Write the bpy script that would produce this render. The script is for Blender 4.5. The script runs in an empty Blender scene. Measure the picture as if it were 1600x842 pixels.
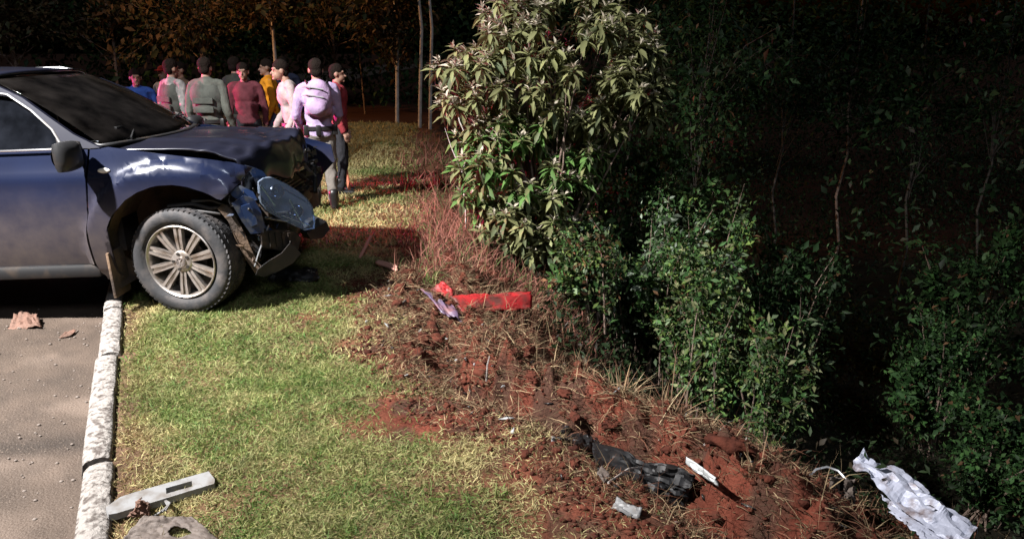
import bpy, bmesh, math, random
import numpy as np
from mathutils import Vector, Matrix
R = math.radians
random.seed(7); rng = np.random.default_rng(11)
sc = bpy.context.scene
COL = sc.collection

# ------------------------------------------------------------------ camera
CAM_H, PITCH, FPX = 1.85, R(16.5), 1150.0
cam_d = bpy.data.cameras.new('camera'); cam = bpy.data.objects.new('camera', cam_d); COL.objects.link(cam)
cam.location = (0, 0, CAM_H); cam.rotation_euler = (R(90) - PITCH, 0, 0)
cam_d.sensor_width = 36; cam_d.lens = 36 * FPX / 1600; cam_d.clip_end = 2000; cam_d.clip_start = .05
sc.camera = cam

# ------------------------------------------------------------------ night sky, fill light, exposure
SKY_EL, SKY_ROT = R(-2.4), R(157)
w = bpy.data.worlds.new('World'); sc.world = w; w.use_nodes = True
nt = w.node_tree; bg = nt.nodes['Background']
sky = nt.nodes.new('ShaderNodeTexSky'); sky.sky_type = 'NISHITA'; sky.sun_disc = False
sky.sun_elevation = SKY_EL; sky.sun_rotation = SKY_ROT
nt.links.new(sky.outputs[0], bg.inputs[0]); bg.inputs[1].default_value = 0.15
sun_d = bpy.data.lights.new('fill_sun', 'SUN'); sun_d.energy = .55; sun_d.angle = R(12); sun_d.color = (.8, .88, 1)
sun = bpy.data.objects.new('fill_sun', sun_d); COL.objects.link(sun); sun.location = (-10, -6, 20)
sun.rotation_euler = Vector((-.30, .70, -.62)).to_track_quat('-Z', 'Y').to_euler()  # added fill lamp that lifts the shadows, not a moon
sc.view_settings.view_transform = 'Standard'; sc.view_settings.look = 'None'
sc.view_settings.gamma = 1; sc.view_settings.exposure = 0.0
LAMP_POWER, RED_POWER, BLUE_POWER, FAR_POWER = 18500, 13000, 3600, 4200
sc.cycles.use_denoising = True
sc.cycles.max_bounces = 6; sc.cycles.transparent_max_bounces = 12
sc.cycles.caustics_reflective = False; sc.cycles.caustics_refractive = False

# ------------------------------------------------------------------ helpers
def W(px, py, z=0.0):
    """ground point at height z seen at a photo pixel"""
    dx = (px - 800) / FPX; dy = (421 - py) / FPX
    Y = math.cos(PITCH) + dy * math.sin(PITCH); Z = -math.sin(PITCH) + dy * math.cos(PITCH)
    t = (z - CAM_H) / Z
    return Vector((dx * t, Y * t, z))
def WY(px, py, y):
    dx = (px - 800) / FPX; dy = (421 - py) / FPX
    Y = math.cos(PITCH) + dy * math.sin(PITCH); Z = -math.sin(PITCH) + dy * math.cos(PITCH)
    t = y / Y
    return Vector((dx * t, y, CAM_H + Z * t))

def sstep(a, b, x):
    t = np.clip((np.asarray(x, float) - a) / (b - a), 0, 1); return t * t * (3 - 2 * t)
_tab = rng.random((256, 256))
def vnoise(x, y, seed=0):
    x = np.asarray(x, float) + seed * 17.31; y = np.asarray(y, float) + seed * 9.73
    xi = np.floor(x).astype(int); yi = np.floor(y).astype(int); fx = x - xi; fy = y - yi
    fx = fx * fx * (3 - 2 * fx); fy = fy * fy * (3 - 2 * fy)
    a = _tab[xi & 255, yi & 255]; b = _tab[(xi + 1) & 255, yi & 255]
    c = _tab[xi & 255, (yi + 1) & 255]; d = _tab[(xi + 1) & 255, (yi + 1) & 255]
    return (a * (1 - fx) + b * fx) * (1 - fy) + (c * (1 - fx) + d * fx) * fy
def fbm(x, y, seed=0, o=4):
    s = 0; a = .5
    for k in range(o):
        s = s + a * vnoise(np.asarray(x) * 2 ** k, np.asarray(y) * 2 ** k, seed + k); a *= .5
    return s / (1 - .5 ** o)

def npmesh(name, V, F, mats, parent=None, smooth=False, colors=None, mat_idx=None):
    """V (n,3); F list of (m,k) index arrays"""
    me = bpy.data.meshes.new(name)
    V = np.asarray(V, np.float32)
    if not isinstance(F, (list, tuple)): F = [F]
    F = [np.asarray(f, np.int32) for f in F if len(f)]
    loops = np.concatenate([f.ravel() for f in F]); tot = np.concatenate([np.full(len(f), f.shape[1], np.int32) for f in F])
    me.vertices.add(len(V)); me.vertices.foreach_set('co', V.ravel())
    me.loops.add(len(loops)); me.loops.foreach_set('vertex_index', loops)
    me.polygons.add(len(tot)); st = np.zeros(len(tot), np.int32); st[1:] = np.cumsum(tot)[:-1]
    me.polygons.foreach_set('loop_start', st); me.polygons.foreach_set('loop_total', tot)
    if smooth: me.polygons.foreach_set('use_smooth', np.ones(len(tot), bool))
    if mat_idx is not None: me.polygons.foreach_set('material_index', np.asarray(mat_idx, np.int32))
    if colors is not None:
        at = me.color_attributes.new('tint', 'FLOAT_COLOR', 'POINT')
        c = np.ones((len(V), 4), np.float32); c[:, :3] = colors; at.data.foreach_set('color', c.ravel())
    me.update(calc_edges=True); me.validate()
    for m in (mats if isinstance(mats, (list, tuple)) else [mats]): me.materials.append(m)
    o = bpy.data.objects.new(name, me); COL.objects.link(o)
    if parent: o.parent = parent
    return o
def bmobj(name, bm, mat, parent=None, smooth=None):
    me = bpy.data.meshes.new(name); bmesh.ops.recalc_face_normals(bm, faces=bm.faces)
    bm.to_mesh(me); bm.free(); me.materials.append(mat)
    if smooth is not None:
        me.polygons.foreach_set('use_smooth', np.ones(len(me.polygons), bool)); me.set_sharp_from_angle(angle=R(smooth))
    o = bpy.data.objects.new(name, me); COL.objects.link(o)
    if parent: o.parent = parent
    return o
def empty(name, loc=(0, 0, 0), rot=(0, 0, 0)):
    o = bpy.data.objects.new(name, None); COL.objects.link(o); o.location = loc; o.rotation_euler = rot; o.empty_display_size = .1
    return o
def tag(o, label=None, cat=None, group=None, kind=None):
    if label: o['label'] = label
    if cat: o['category'] = cat
    if group: o['group'] = group
    if kind: o['kind'] = kind
    return o
def copy_tree(o, parent=None):
    c = o.copy(); COL.objects.link(c); c.parent = parent
    for ch in list(o.children): copy_tree(ch, c)
    return c

def box(bm, c, s, rot=None, bevel=0):
    m = Matrix.Translation(c) @ (rot.to_matrix().to_4x4() if rot is not None else Matrix()) @ Matrix.Diagonal((s[0], s[1], s[2], 1))
    g = bmesh.ops.create_cube(bm, size=1, matrix=m)
    if bevel:
        es = list({e for v in g['verts'] for e in v.link_edges})
        bmesh.ops.bevel(bm, geom=es, offset=bevel, segments=2, affect='EDGES', profile=.5)
def tube(bm, pts, rad, n=8, cap=True):
    pts = [Vector(p) for p in pts]
    rad = rad if isinstance(rad, (list, tuple)) else [rad] * len(pts)
    rings = []; up = Vector((0, 0, 1))
    for i, p in enumerate(pts):
        d = (pts[min(i + 1, len(pts) - 1)] - pts[max(i - 1, 0)]).normalized()
        a = d.cross(up if abs(d.z) < .95 else Vector((1, 0, 0))).normalized(); b = d.cross(a)
        rings.append([bm.verts.new(p + (a * math.cos(t) + b * math.sin(t)) * rad[i]) for t in (2 * math.pi * k / n for k in range(n))])
    for r0, r1 in zip(rings, rings[1:]):
        for k in range(n): bm.faces.new((r0[k], r0[(k + 1) % n], r1[(k + 1) % n], r1[k]))
    if cap: bm.faces.new(rings[0]); bm.faces.new(rings[-1])
def lathe(bm, prof, n=48, axis='y', closed=False):
    """prof list of (radius, offset along axis)"""
    rings = []
    for r, o in prof:
        ring = []
        for k in range(n):
            t = 2 * math.pi * k / n
            ring.append(bm.verts.new((r * math.cos(t), o, r * math.sin(t)) if axis == 'y' else (r * math.cos(t), r * math.sin(t), o)))
        rings.append(ring)
    pr = list(zip(rings, rings[1:])) + ([(rings[-1], rings[0])] if closed else [])
    for a, b in pr:
        for k in range(n): bm.faces.new((a[k], a[(k + 1) % n], b[(k + 1) % n], b[k]))
    return rings
def prism(bm, pts, d):
    """closed polygon extruded by vector d"""
    d = Vector(d); a = [bm.verts.new(p) for p in pts]; b = [bm.verts.new(Vector(p) + d) for p in pts]
    bm.faces.new(a); bm.faces.new(b[::-1]); n = len(pts)
    for k in range(n): bm.faces.new((a[k], a[(k + 1) % n], b[(k + 1) % n], b[k]))

# ------------------------------------------------------------------ materials
def mat(name, col=(.5, .5, .5), rough=.7, metal=0, coat=0, noise=None, bump=0, bscale=40, tint=False, spec=.5, transl=0, dirt=None):
    m = bpy.data.materials.new(name); m.use_nodes = True; n = m.node_tree.nodes; L = m.node_tree.links
    p = n['Principled BSDF']; p.inputs['Roughness'].default_value = rough; p.inputs['Metallic'].default_value = metal
    p.inputs['Coat Weight'].default_value = coat; p.inputs['Coat Roughness'].default_value = .12
    p.inputs['Specular IOR Level'].default_value = spec
    p.inputs['Base Color'].default_value = (*col, 1)
    tc = n.new('ShaderNodeTexCoord'); out = None
    if tint:
        a = n.new('ShaderNodeAttribute'); a.attribute_name = 'tint'; out = a.outputs['Color']
    if noise:
        c2, scale, lo, hi = noise
        t = n.new('ShaderNodeTexNoise'); t.inputs['Scale'].default_value = scale; t.inputs['Detail'].default_value = 6
        L.new(tc.outputs['Object'], t.inputs['Vector'])
        r = n.new('ShaderNodeMapRange'); r.inputs[1].default_value = lo; r.inputs[2].default_value = hi; L.new(t.outputs[0], r.inputs[0])
        x = n.new('ShaderNodeMix'); x.data_type = 'RGBA'; L.new(r.outputs[0], x.inputs[0])
        if out: L.new(out, x.inputs[6])
        else: x.inputs[6].default_value = (*col, 1)
        x.inputs[7].default_value = (*c2, 1); out = x.outputs[2]
    if dirt:                                     # dust that settles in blotches, thicker low down
        c2, z0, z1, amt = dirt
        g = n.new('ShaderNodeNewGeometry'); s = n.new('ShaderNodeSeparateXYZ'); L.new(tc.outputs['Object'], s.inputs[0])
        r = n.new('ShaderNodeMapRange'); r.inputs[1].default_value = z1; r.inputs[2].default_value = z0; L.new(s.outputs[2], r.inputs[0])
        t = n.new('ShaderNodeTexNoise'); t.inputs['Scale'].default_value = 7; t.inputs['Detail'].default_value = 8; t.inputs['Roughness'].default_value = .65
        L.new(tc.outputs['Object'], t.inputs['Vector'])
        k = n.new('ShaderNodeMath'); k.operation = 'MULTIPLY'; L.new(r.outputs[0], k.inputs[0]); L.new(t.outputs[0], k.inputs[1])
        k2 = n.new('ShaderNodeMath'); k2.operation = 'MULTIPLY_ADD'; L.new(k.outputs[0], k2.inputs[0]); k2.inputs[1].default_value = amt; k2.inputs[2].default_value = .04; k2.use_clamp = True
        x = n.new('ShaderNodeMix'); x.data_type = 'RGBA'; L.new(k2.outputs[0], x.inputs[0])
        if out: L.new(out, x.inputs[6])
        else: x.inputs[6].default_value = (*col, 1)
        x.inputs[7].default_value = (*c2, 1); out = x.outputs[2]
        q = n.new('ShaderNodeMath'); q.operation = 'MULTIPLY_ADD'; L.new(k2.outputs[0], q.inputs[0]); q.inputs[1].default_value = .5; q.inputs[2].default_value = rough; L.new(q.outputs[0], p.inputs['Roughness'])
        q = n.new('ShaderNodeMath'); q.operation = 'MULTIPLY_ADD'; L.new(k2.outputs[0], q.inputs[0]); q.inputs[1].default_value = -metal; q.inputs[2].default_value = metal; L.new(q.outputs[0], p.inputs['Metallic'])
    if out: L.new(out, p.inputs['Base Color'])
    if bump:
        t = n.new('ShaderNodeTexNoise'); t.inputs['Scale'].default_value = bscale; t.inputs['Detail'].default_value = 5; L.new(tc.outputs['Object'], t.inputs['Vector'])
        b = n.new('ShaderNodeBump'); b.inputs['Strength'].default_value = bump; b.inputs['Distance'].default_value = .02; L.new(t.outputs[0], b.inputs['Height']); L.new(b.outputs[0], p.inputs['Normal'])
    if transl:
        tr = n.new('ShaderNodeBsdfTranslucent'); mx = n.new('ShaderNodeMixShader'); mx.inputs[0].default_value = transl
        if out: L.new(out, tr.inputs[0])
        else: tr.inputs[0].default_value = (*col, 1)
        L.new(p.outputs[0], mx.inputs[1]); L.new(tr.outputs[0], mx.inputs[2]); L.new(mx.outputs[0], n['Material Output'].inputs[0])
    return m
def sheen_glass(name, tintc, film_col, amt, gl, rough, even=None):
    """thin glass: tinted see-through, mirror-like at grazing angles, pale film in blotches painted in for reflections"""
    m = bpy.data.materials.new(name); m.use_nodes = True; n = m.node_tree.nodes; L = m.node_tree.links; n.remove(n['Principled BSDF'])
    t = n.new('ShaderNodeBsdfTransparent'); t.inputs[0].default_value = (*tintc, 1)
    g = n.new('ShaderNodeBsdfGlossy'); g.inputs['Roughness'].default_value = rough
    f = n.new('ShaderNodeLayerWeight'); f.inputs[0].default_value = gl
    x = n.new('ShaderNodeMixShader'); L.new(f.outputs['Fresnel'], x.inputs[0]); L.new(t.outputs[0], x.inputs[1]); L.new(g.outputs[0], x.inputs[2])
    d = n.new('ShaderNodeBsdfDiffuse'); d.inputs[0].default_value = (*film_col, 1); tc = n.new('ShaderNodeTexCoord')
    nz = n.new('ShaderNodeTexNoise'); nz.inputs['Scale'].default_value = 5; nz.inputs['Detail'].default_value = 8; L.new(tc.outputs['Object'], nz.inputs['Vector'])
    r = n.new('ShaderNodeMapRange'); r.inputs[1].default_value = .3 if even is None else -1; r.inputs[2].default_value = .75; r.inputs[4].default_value = amt * 2; L.new(nz.outputs[0], r.inputs[0])
    y = n.new('ShaderNodeMixShader'); L.new(r.outputs[0], y.inputs[0]); L.new(x.outputs[0], y.inputs[1]); L.new(d.outputs[0], y.inputs[2]); L.new(y.outputs[0], n['Material Output'].inputs[0])
    return m
def emit(name, col, s):
    m = bpy.data.materials.new(name); m.use_nodes = True; n = m.node_tree.nodes; p = n['Principled BSDF']
    p.inputs['Base Color'].default_value = (*col, 1); p.inputs['Emission Color'].default_value = (*col, 1); p.inputs['Emission Strength'].default_value = s
    return m

DUST = (.125, .096, .078)
M = dict(  # surface palette
    paint=mat('navy_paint', (.0025, .0078, .030), .25, .15, .5, noise=((.0032, .0095, .036), 3, .4, .7), dirt=(DUST, .35, 1.02, 1.1)),
    paint_top=mat('navy_paint_top', (.003, .006, .018), .28, .15, .6, dirt=(DUST, 0.2, 2.6, .10)),
    black=mat('black_plastic', (.012, .012, .013), .5, noise=((.05, .035, .025), 9, .5, .8)),
    dark=mat('dark_metal', (.025, .022, .02), .6, .4, noise=((.09, .06, .04), 14, .5, .75)),
    liner=mat('wheel_liner', (.05, .036, .028), .9, noise=((.16, .10, .06), 6, .4, .7), bump=.4),
    rubber=mat('tyre_rubber', (.022, .022, .024), .75, noise=((.12, .10, .09), 8, .45, .85), bump=.15, bscale=60),
    alloy=mat('alloy', (.52, .47, .43), .36, .8, noise=((.20, .14, .09), 12, .46, .75)),
    alloydark=mat('alloy_dark', (.05, .045, .04), .5, .6),
    chrome=mat('chrome', (.75, .75, .78), .12, 1),
    innerblue=mat('bare_blue_metal', (.018, .042, .125), .4, .3, .5, noise=((.12, .13, .15), 15, .48, .66)),
    grey=mat('grey_plastic', (.20, .20, .20), .5, noise=((.18, .15, .13), 12, .45, .75)),
    white=mat('white_plastic', (.24, .245, .25), .5, noise=((.13, .115, .10), 14, .45, .7), dirt=(DUST, -.1, .3, .35)),
    silver=mat('silver_sheet', (.44, .46, .56), .5, .12, noise=((.17, .13, .13), 11, .52, .66), bump=.35, bscale=30),
    tornblack=mat('torn_black', (.005, .005, .006), .6, noise=((.014, .010, .008), 9, .55, .8)),
    redp=mat('red_plastic', (.33, .010, .012), .62, 0, 0, noise=((.085, .02, .014), 8, .44, .62)),
    mauve=mat('dull_violet_plastic', (.10, .07, .12), .45, noise=((.22, .10, .10), 9, .45, .75)),
    tan=mat('tan_fragment', (.45, .26, .10), .7, noise=((.30, .15, .07), 14, .4, .7)),
    brownc=mat('brown_scrap', (.16, .085, .06), .8, noise=((.08, .045, .03), 12, .4, .7), bump=.4),
    beige=mat('beige_shield', (.12, .095, .08), .75, noise=((.065, .048, .04), 10, .42, .7), bump=.3),
    soilclod=mat('red_soil_clod', (.095, .029, .018), .95, noise=((.04, .014, .010), 11, .4, .7), bump=.9, bscale=22, spec=.1),
    bark=mat('bark', (.20, .14, .11), .9, noise=((.09, .06, .045), 18, .4, .7), bump=.6),
    darkbark=mat('dark_bark', (.06, .048, .04), .95, noise=((.025, .02, .016), 12, .4, .7), bump=.5),
    palebark=mat('pale_bark', (.42, .38, .35), .85, noise=((.20, .16, .14), 9, .45, .75), bump=.3),
    leaf=mat('leaf', tint=True, rough=.6, transl=.22, spec=.22),
    straw=mat('straw', tint=True, rough=.8, transl=.15, spec=.2),
    grass=mat('grass', tint=True, rough=.65, transl=.25, spec=.25),
    skin=mat('skin', (.30, .17, .12), .6),
    hair=mat('hair', (.014, .010, .008), .95, bump=.8, bscale=70, spec=.08),
    boot=mat('boot_leather', (.012, .011, .011), .4),
    steel=mat('galvanised', (.45, .46, .48), .45, .8),
    glassd=sheen_glass('tinted_glass', (.16, .19, .20), (.08, .09, .12), .06, .22, .03),
    glassw=sheen_glass('windscreen_glass', (.34, .37, .36), (.14, .12, .11), .03, .35, .03),
    lens=sheen_glass('lamp_lens', (.80, .88, 1), (.48, .58, .74), .09, .2, .02, True),  # even pale-blue film painted in for the lens's bright reflections
    lampin=mat('lamp_bowl', (.34, .41, .52), .25, .3, .6),
    amber=mat('amber_lens', (.6, .35, .1), .2),
    markr=mat('marker_lens', (.85, .80, .72), .25),
)

# ------------------------------------------------------------------ terrain
EDGE = np.array([(1.55, .5), (1.15, 1.5), (.89, 2.45), (.62, 2.98), (.20, 3.48), (-.16, 3.75), (-.55, 4.2), (-.78, 5.0), (-.92, 6.0),
                 (-1.0, 7.4), (-1.15, 8.7), (-1.42, 10.), (-2.0, 15.), (-2.45, 19.), (-3.4, 30.), (-8, 80.)])
KERB = np.array([(-.05, -1.), (-.95, 1.0), (-1.66, 2.49), (-2.02, 3.25), (-2.54, 4.31), (-3.07, 5.39), (-4.0, 7.5), (-4.85, 10.), (-6.1, 15.), (-7.6, 24.), (-12., 60.)])
_ey = np.arange(-8, 90, .05); _ek = np.exp(-np.linspace(-2.2, 2.2, 41) ** 2); _ek /= _ek.sum()
_ex = np.convolve(np.pad(np.interp(_ey, EDGE[:, 1], EDGE[:, 0]), 20, mode='edge'), _ek, 'valid')
def edge_x(y): return np.interp(y, _ey, _ex)
def kerb_x(y): return np.interp(y, KERB[:, 1], KERB[:, 0])
def edge_s(x, y):
    ex = edge_x(y); k = (edge_x(np.asarray(y) + .6) - edge_x(np.asarray(y) - .6)) / 1.2
    wob = (fbm(np.asarray(x) * 1.9, np.asarray(y) * 1.9, 3) - .5) * .32
    return (np.asarray(x) - ex) / np.sqrt(1 + k * k) + wob
ROAD_Z = -.125
def height(x, y, fine=True):
    x = np.asarray(x, float); y = np.asarray(y, float); s = edge_s(x, y)
    near = 1 - sstep(5.6, 7.2, y)
    z = (fbm(x * .9, y * .9, 5) - .5) * .05 - .012 * sstep(-1.2, 0, s)
    # torn furrow and pushed-up ridge along the break of slope
    fz = -.42 * np.exp(-((s - .18) / .15) ** 2) + .05 * np.exp(-((s - .40) / .13) ** 2) - .13 * np.exp(-((s - .62) / .06) ** 2) * sstep(.35, .6, vnoise(x * 1.5, y * 1.5, 31))
    rough = sstep(-.25, .15, s) * (1 - sstep(1.4, 2.4, s))
    lump = (fbm(x * 3.6, y * 3.6, 8, 5) - .5) * .30 + (fbm(x * 10, y * 10, 9, 4) - .5) * .17
    ridge = (fbm(s * 7.5 + 3, (y - .6 * x) * 1.1, 19, 4) - .5) * .27 * sstep(.12, .3, s) * (1 - sstep(1.0, 1.6, s))
    bil = np.abs(fbm(x * 5.5 + 9, y * 5.5, 27, 3) - .5) * .42 - .06 + np.abs(fbm(x * 15, y * 15 + 4, 28, 3) - .5) * .16 - .02
    lump = lump * .7 + ridge + bil * sstep(-.05, .25, s)
    z = z + near * (fz * (1 - .75 * sstep(4.0, 4.8, y)) * sstep(.05, .45, vnoise(x * .8, y * .8, 2) + .25) + rough * lump) + (1 - near) * rough * lump * .4
    fall = -.40 * sstep(.40, 1.25, s) - 2.2 * sstep(.95, 3.4, s) - .7 * sstep(3, 7, s)
    hill = 2.5 * sstep(12, 60, s)
    z = z + fall + hill
    onroad = x < kerb_x(y) + .02
    return np.where(onroad, ROAD_Z - .06, z)
def hz(x, y): return float(height(np.array([x]), np.array([y]))[0])
def gz(x, y): return ROAD_Z if x < float(kerb_x(y)) else hz(x, y)

def bare(x, y):
    """0 grass, 1 bare red soil"""
    s = edge_s(x, y); near = 1 - sstep(6.5, 9, y)
    n = fbm(np.asarray(x) * 2.2, np.asarray(y) * 2.2, 14)
    b = sstep(-.75, .12, s + (n - .5) * 1.5)
    close = (1 - sstep(3.0, 4.3, y)) * sstep(-1.15, -.2, s + (n - .5) * 1.6) * .9
    patch = sstep(.60, .74, fbm(np.asarray(x) * 1.4, np.asarray(y) * 1.4, 22)) * .3
    return np.clip(np.maximum(np.maximum(b * (.55 + .45 * near), close), patch), 0, 1)

def axis(segs):
    out = []
    for a, b, d in segs: out += list(np.arange(a, b, d))
    return np.array(out + [segs[-1][1]])
gx = axis([(-400, -40, 60), (-40, -8, 2), (-8, -3.6, .25), (-3.6, -1.3, .05), (-1.3, 1.9, .02), (1.9, 4, .06), (4, 10, .3), (10, 40, 2), (40, 400, 60)])
gy = axis([(-60, -4, 8), (-4, 1.8, .3), (1.8, 6.4, .02), (6.4, 10, .05), (10, 22, .15), (22, 60, 2), (60, 600, 60)])
GX, GY = np.meshgrid(gx, gy, indexing='ij'); GZ = height(GX, GY)
nx, ny = GX.shape
idx = np.arange(nx * ny).reshape(nx, ny)
Fq = np.stack([idx[:-1, :-1], idx[1:, :-1], idx[1:, 1:], idx[:-1, 1:]], -1).reshape(-1, 4)
B = bare(GX, GY)[..., None]; NN = fbm(GX * 6, GY * 6, 41)[..., None]; S_ = edge_s(GX, GY)[..., None]
N3 = fbm(GX * 19, GY * 19, 43, 3)[..., None]; red = np.array([.105, .029, .018]) * (.2 + 1.0 * NN + .7 * N3); thatch = np.array([.13, .088, .048]) * (.3 + 1.3 * NN)
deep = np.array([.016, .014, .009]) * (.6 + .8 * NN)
kd = sstep(.34, .05, GX - kerb_x(GY))[..., None]
humus = np.array([.045, .028, .02]) * (.4 + 1.2 * NN); hm = .8 * sstep(.46, .66, fbm(GX * 6.5, GY * 6.5, 44))[..., None] * B; colr = thatch * (1 - B) + (red * (1 - hm) + humus * hm) * B
colr = colr * (1 - kd) + np.array([.085, .05, .032]) * (.5 + NN) * kd
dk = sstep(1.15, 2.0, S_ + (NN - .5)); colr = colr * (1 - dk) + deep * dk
far = sstep(17.5, 20, GY)[..., None]; colr = colr * (1 - far) + np.array([.05, .022, .014]) * far
gm = mat('ground_soil', tint=True, rough=.95, spec=.1, bump=.8, bscale=45)
ground = npmesh('ground', np.stack([GX, GY, GZ], -1).reshape(-1, 3), Fq, gm, smooth=True, colors=colr.reshape(-1, 3)); tag(ground, kind='structure')

# road sheet: from the kerb to the opposite verge
ry = axis([(-60, -2, 6), (-2, 1.5, .4), (1.5, 7, .06), (7, 24, .5), (24, 120, 6)])
rt = np.concatenate([np.linspace(0, .15, 50)[:-1], np.linspace(.15, .5, 60)[:-1], np.linspace(.5, 1, 20)])
RX = kerb_x(ry)[None, :] + .03 - rt[:, None] * 7.2; RY = np.broadcast_to(ry[None, :], RX.shape)
RZ = ROAD_Z + (fbm(RX * 2, RY * 2, 51) - .5) * .016 + (fbm(RX * 14, RY * 14, 52, 3) - .5) * .008
i2 = np.arange(RX.size).reshape(RX.shape)
rF = np.stack([i2[:-1, :-1], i2[:-1, 1:], i2[1:, 1:], i2[1:, :-1]], -1).reshape(-1, 4)
n1 = fbm(RX * 1.6, RY * 3.2, 61)[..., None]; n2 = fbm(RX * 9, RY * 9, 62)[..., None]
rc = np.array([.070, .050, .037]) * (.35 + .6 * n1 + .7 * n2); dirtm = sstep(.5, .72, n1) ; rc = rc * (1 - .65 * dirtm) + np.array([.135, .10, .078]) * .65 * dirtm
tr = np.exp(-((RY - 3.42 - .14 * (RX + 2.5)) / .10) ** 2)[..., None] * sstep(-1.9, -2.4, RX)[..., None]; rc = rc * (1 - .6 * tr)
rm = mat('road_asphalt', tint=True, rough=.75, noise=((.17, .13, .10), 120, .60, .72), bump=.6, bscale=90, spec=.35)
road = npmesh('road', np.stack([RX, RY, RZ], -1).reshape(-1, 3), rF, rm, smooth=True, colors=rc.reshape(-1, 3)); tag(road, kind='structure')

# kerb: single stones, worn white paint
kerb_m = mat('worn_kerb_paint', (.25, .228, .208), .9, noise=((.07, .056, .048), 34, .46, .64), bump=.7, bscale=50)
kerb_r = empty('kerb'); tag(kerb_r, 'low concrete kerb with flaking white paint between road and lawn', 'kerb')
def kerb_stone(p, q, seed):
    p = Vector((*p, 0)); q = Vector((*q, 0)); d = (q - p); Ln = d.length; d.normalize(); nrm = Vector((d.y, -d.x, 0))
    n = max(4, int(Ln / .035)); V = []; F = []
    prof = [(-.068, ROAD_Z - .05), (-.074, -.03), (-.066, .022), (-.050, .038), (-.015, .045), (.020, .044), (.048, .035), (.058, .02), (.062, -.1)]
    k = len(prof)
    for i in range(n + 1):
        u = Ln * i / n
        e = .012 if i in (0, n) else 0
        for j, (a, z) in enumerate(prof):
            ch = (vnoise(u * 22 + seed * 7, j * 1.7) - .5) * .009 + (vnoise(u * 60, j * 3.1 + seed) - .5) * .005
            P = p + d * u + nrm * (a * (1 - e * 4) + ch * .6); V.append((P.x, P.y, z + ch * .7 - e))
    for i in range(n):
        for j in range(k - 1): F.append((i * k + j, i * k + j + 1, (i + 1) * k + j + 1, (i + 1) * k + j))
    o = npmesh('kerb_stone', V, [np.array(F), np.array([list(range(k)), list(range(n * k, (n + 1) * k))[::-1]])], kerb_m, kerb_r, True)
    o.data.set_sharp_from_angle(angle=R(50))
stones = [.3, 1.15, 2.02, 3.02, 4.28, 5.15, 6.05, 6.95, 7.85, 8.75, 9.65, 10.6, 11.6, 12.6, 13.7, 14.8, 16, 17.2, 18.5, 20]
for i, (a, b) in enumerate(zip(stones, stones[1:])):
    off = random.uniform(-.016, .016)
    kerb_stone((float(kerb_x(a + .018)) + off, a + .018), (float(kerb_x(b - .018)) + off, b - .018), i)

# ------------------------------------------------------------------ grass
def blades(n, xr, yr, dens, length, width, lay, colf, z0=0.0, curl=.35, along=False, zfun=height):
    x = rng.uniform(*xr, n); y = rng.uniform(*yr, n)
    if along: x = x + edge_x(y)
    keep = rng.random(n) < dens(x, y); x = x[keep]; y = y[keep]; n = len(x)
    z = zfun(x, y) + z0
    L = length * rng.uniform(.45, 1.35, n); wd = width * rng.uniform(.6, 1.4, n)
    az = rng.uniform(0, 2 * np.pi, n); el = np.clip(rng.normal(lay, .35, n), .06, 1.5)
    d = np.stack([np.cos(az) * np.cos(el), np.sin(az) * np.cos(el), np.sin(el)], -1)
    d2 = d.copy(); d2[:, 2] -= curl * rng.uniform(.2, 1.6, n); d2 /= np.linalg.norm(d2, axis=1)[:, None]
    tw = rng.uniform(0, np.pi, n); sd = np.stack([-np.sin(az), np.cos(az), np.zeros(n)], -1); up = np.cross(d, sd)
    sd = sd * np.cos(tw)[:, None] + up * np.sin(tw)[:, None]
    P = np.stack([x, y, z], -1)
    h = (wd / 2)[:, None]
    V = np.stack([P - sd * h, P + sd * h, P + d * (L * .5)[:, None] - sd * h * .8, P + d * (L * .5)[:, None] + sd * h * .8, P + d * (L * .5)[:, None] + d2 * (L * .5)[:, None]], 1).reshape(-1, 3)
    b = np.arange(n)[:, None] * 5
    c = np.repeat(colf(x, y, n), 5, axis=0)
    return V, b + np.array([[0, 1, 3, 2]]), b + np.array([[2, 3, 4]]), c
def merge(parts):
    V, Q, T, C = [], [], [], []; k = 0
    for v, q, t, c in parts:
        V.append(v); Q.append(q + k); T.append(t + k); C.append(c); k += len(v)
    return np.concatenate(V), [np.concatenate(Q), np.concatenate(T)], np.concatenate(C)
def lawn_d(x, y):
    b = bare(x, y); k = x - kerb_x(y)
    s = edge_s(x, y)
    return np.clip(1 - 1.1 * b, .03, 1) * (k > .05) * np.clip(.25 + sstep(.04, .30, k), 0, 1) * (s < .12) * (.55 + .45 * sstep(.34, .56, fbm(x * 4, y * 4, 71)))
def lawn_c(x, y, n):
    g = fbm(x * 1.1 + 3, y * 1.1, 77); k = x - kerb_x(y)
    grn = sstep(.40, .60, g + .22 * sstep(2.6, 4.4, y) - .20 * sstep(1.2, 2.4, k) - .10)   # greener in the middle, strawy towards the bank and the camera
    mx = np.clip(.04 + .66 * np.clip(grn + .35 * sstep(.15, .4, k) * sstep(1.5, .9, k) * sstep(2.6, 3.2, y), 0, 1) + rng.normal(0, .22, n) + (fbm(x * 7, y * 7, 79) - .5) * .9, 0, 1)[:, None]
    v = rng.uniform(.65, 1.25, n)[:, None] * (.7 + .6 * fbm(x * 9, y * 9, 78))[:, None]
    G = np.array([.088, .165, .034]) * v; G[:, 0] *= rng.uniform(.8, 1.5, n)
    S = np.array([.42, .36, .17]) * v
    dead = rng.random(n) < .6 * sstep(.4, .1, k); S[dead] *= np.array([.55, .42, .42])
    return G * mx + S * (1 - mx)
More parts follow.
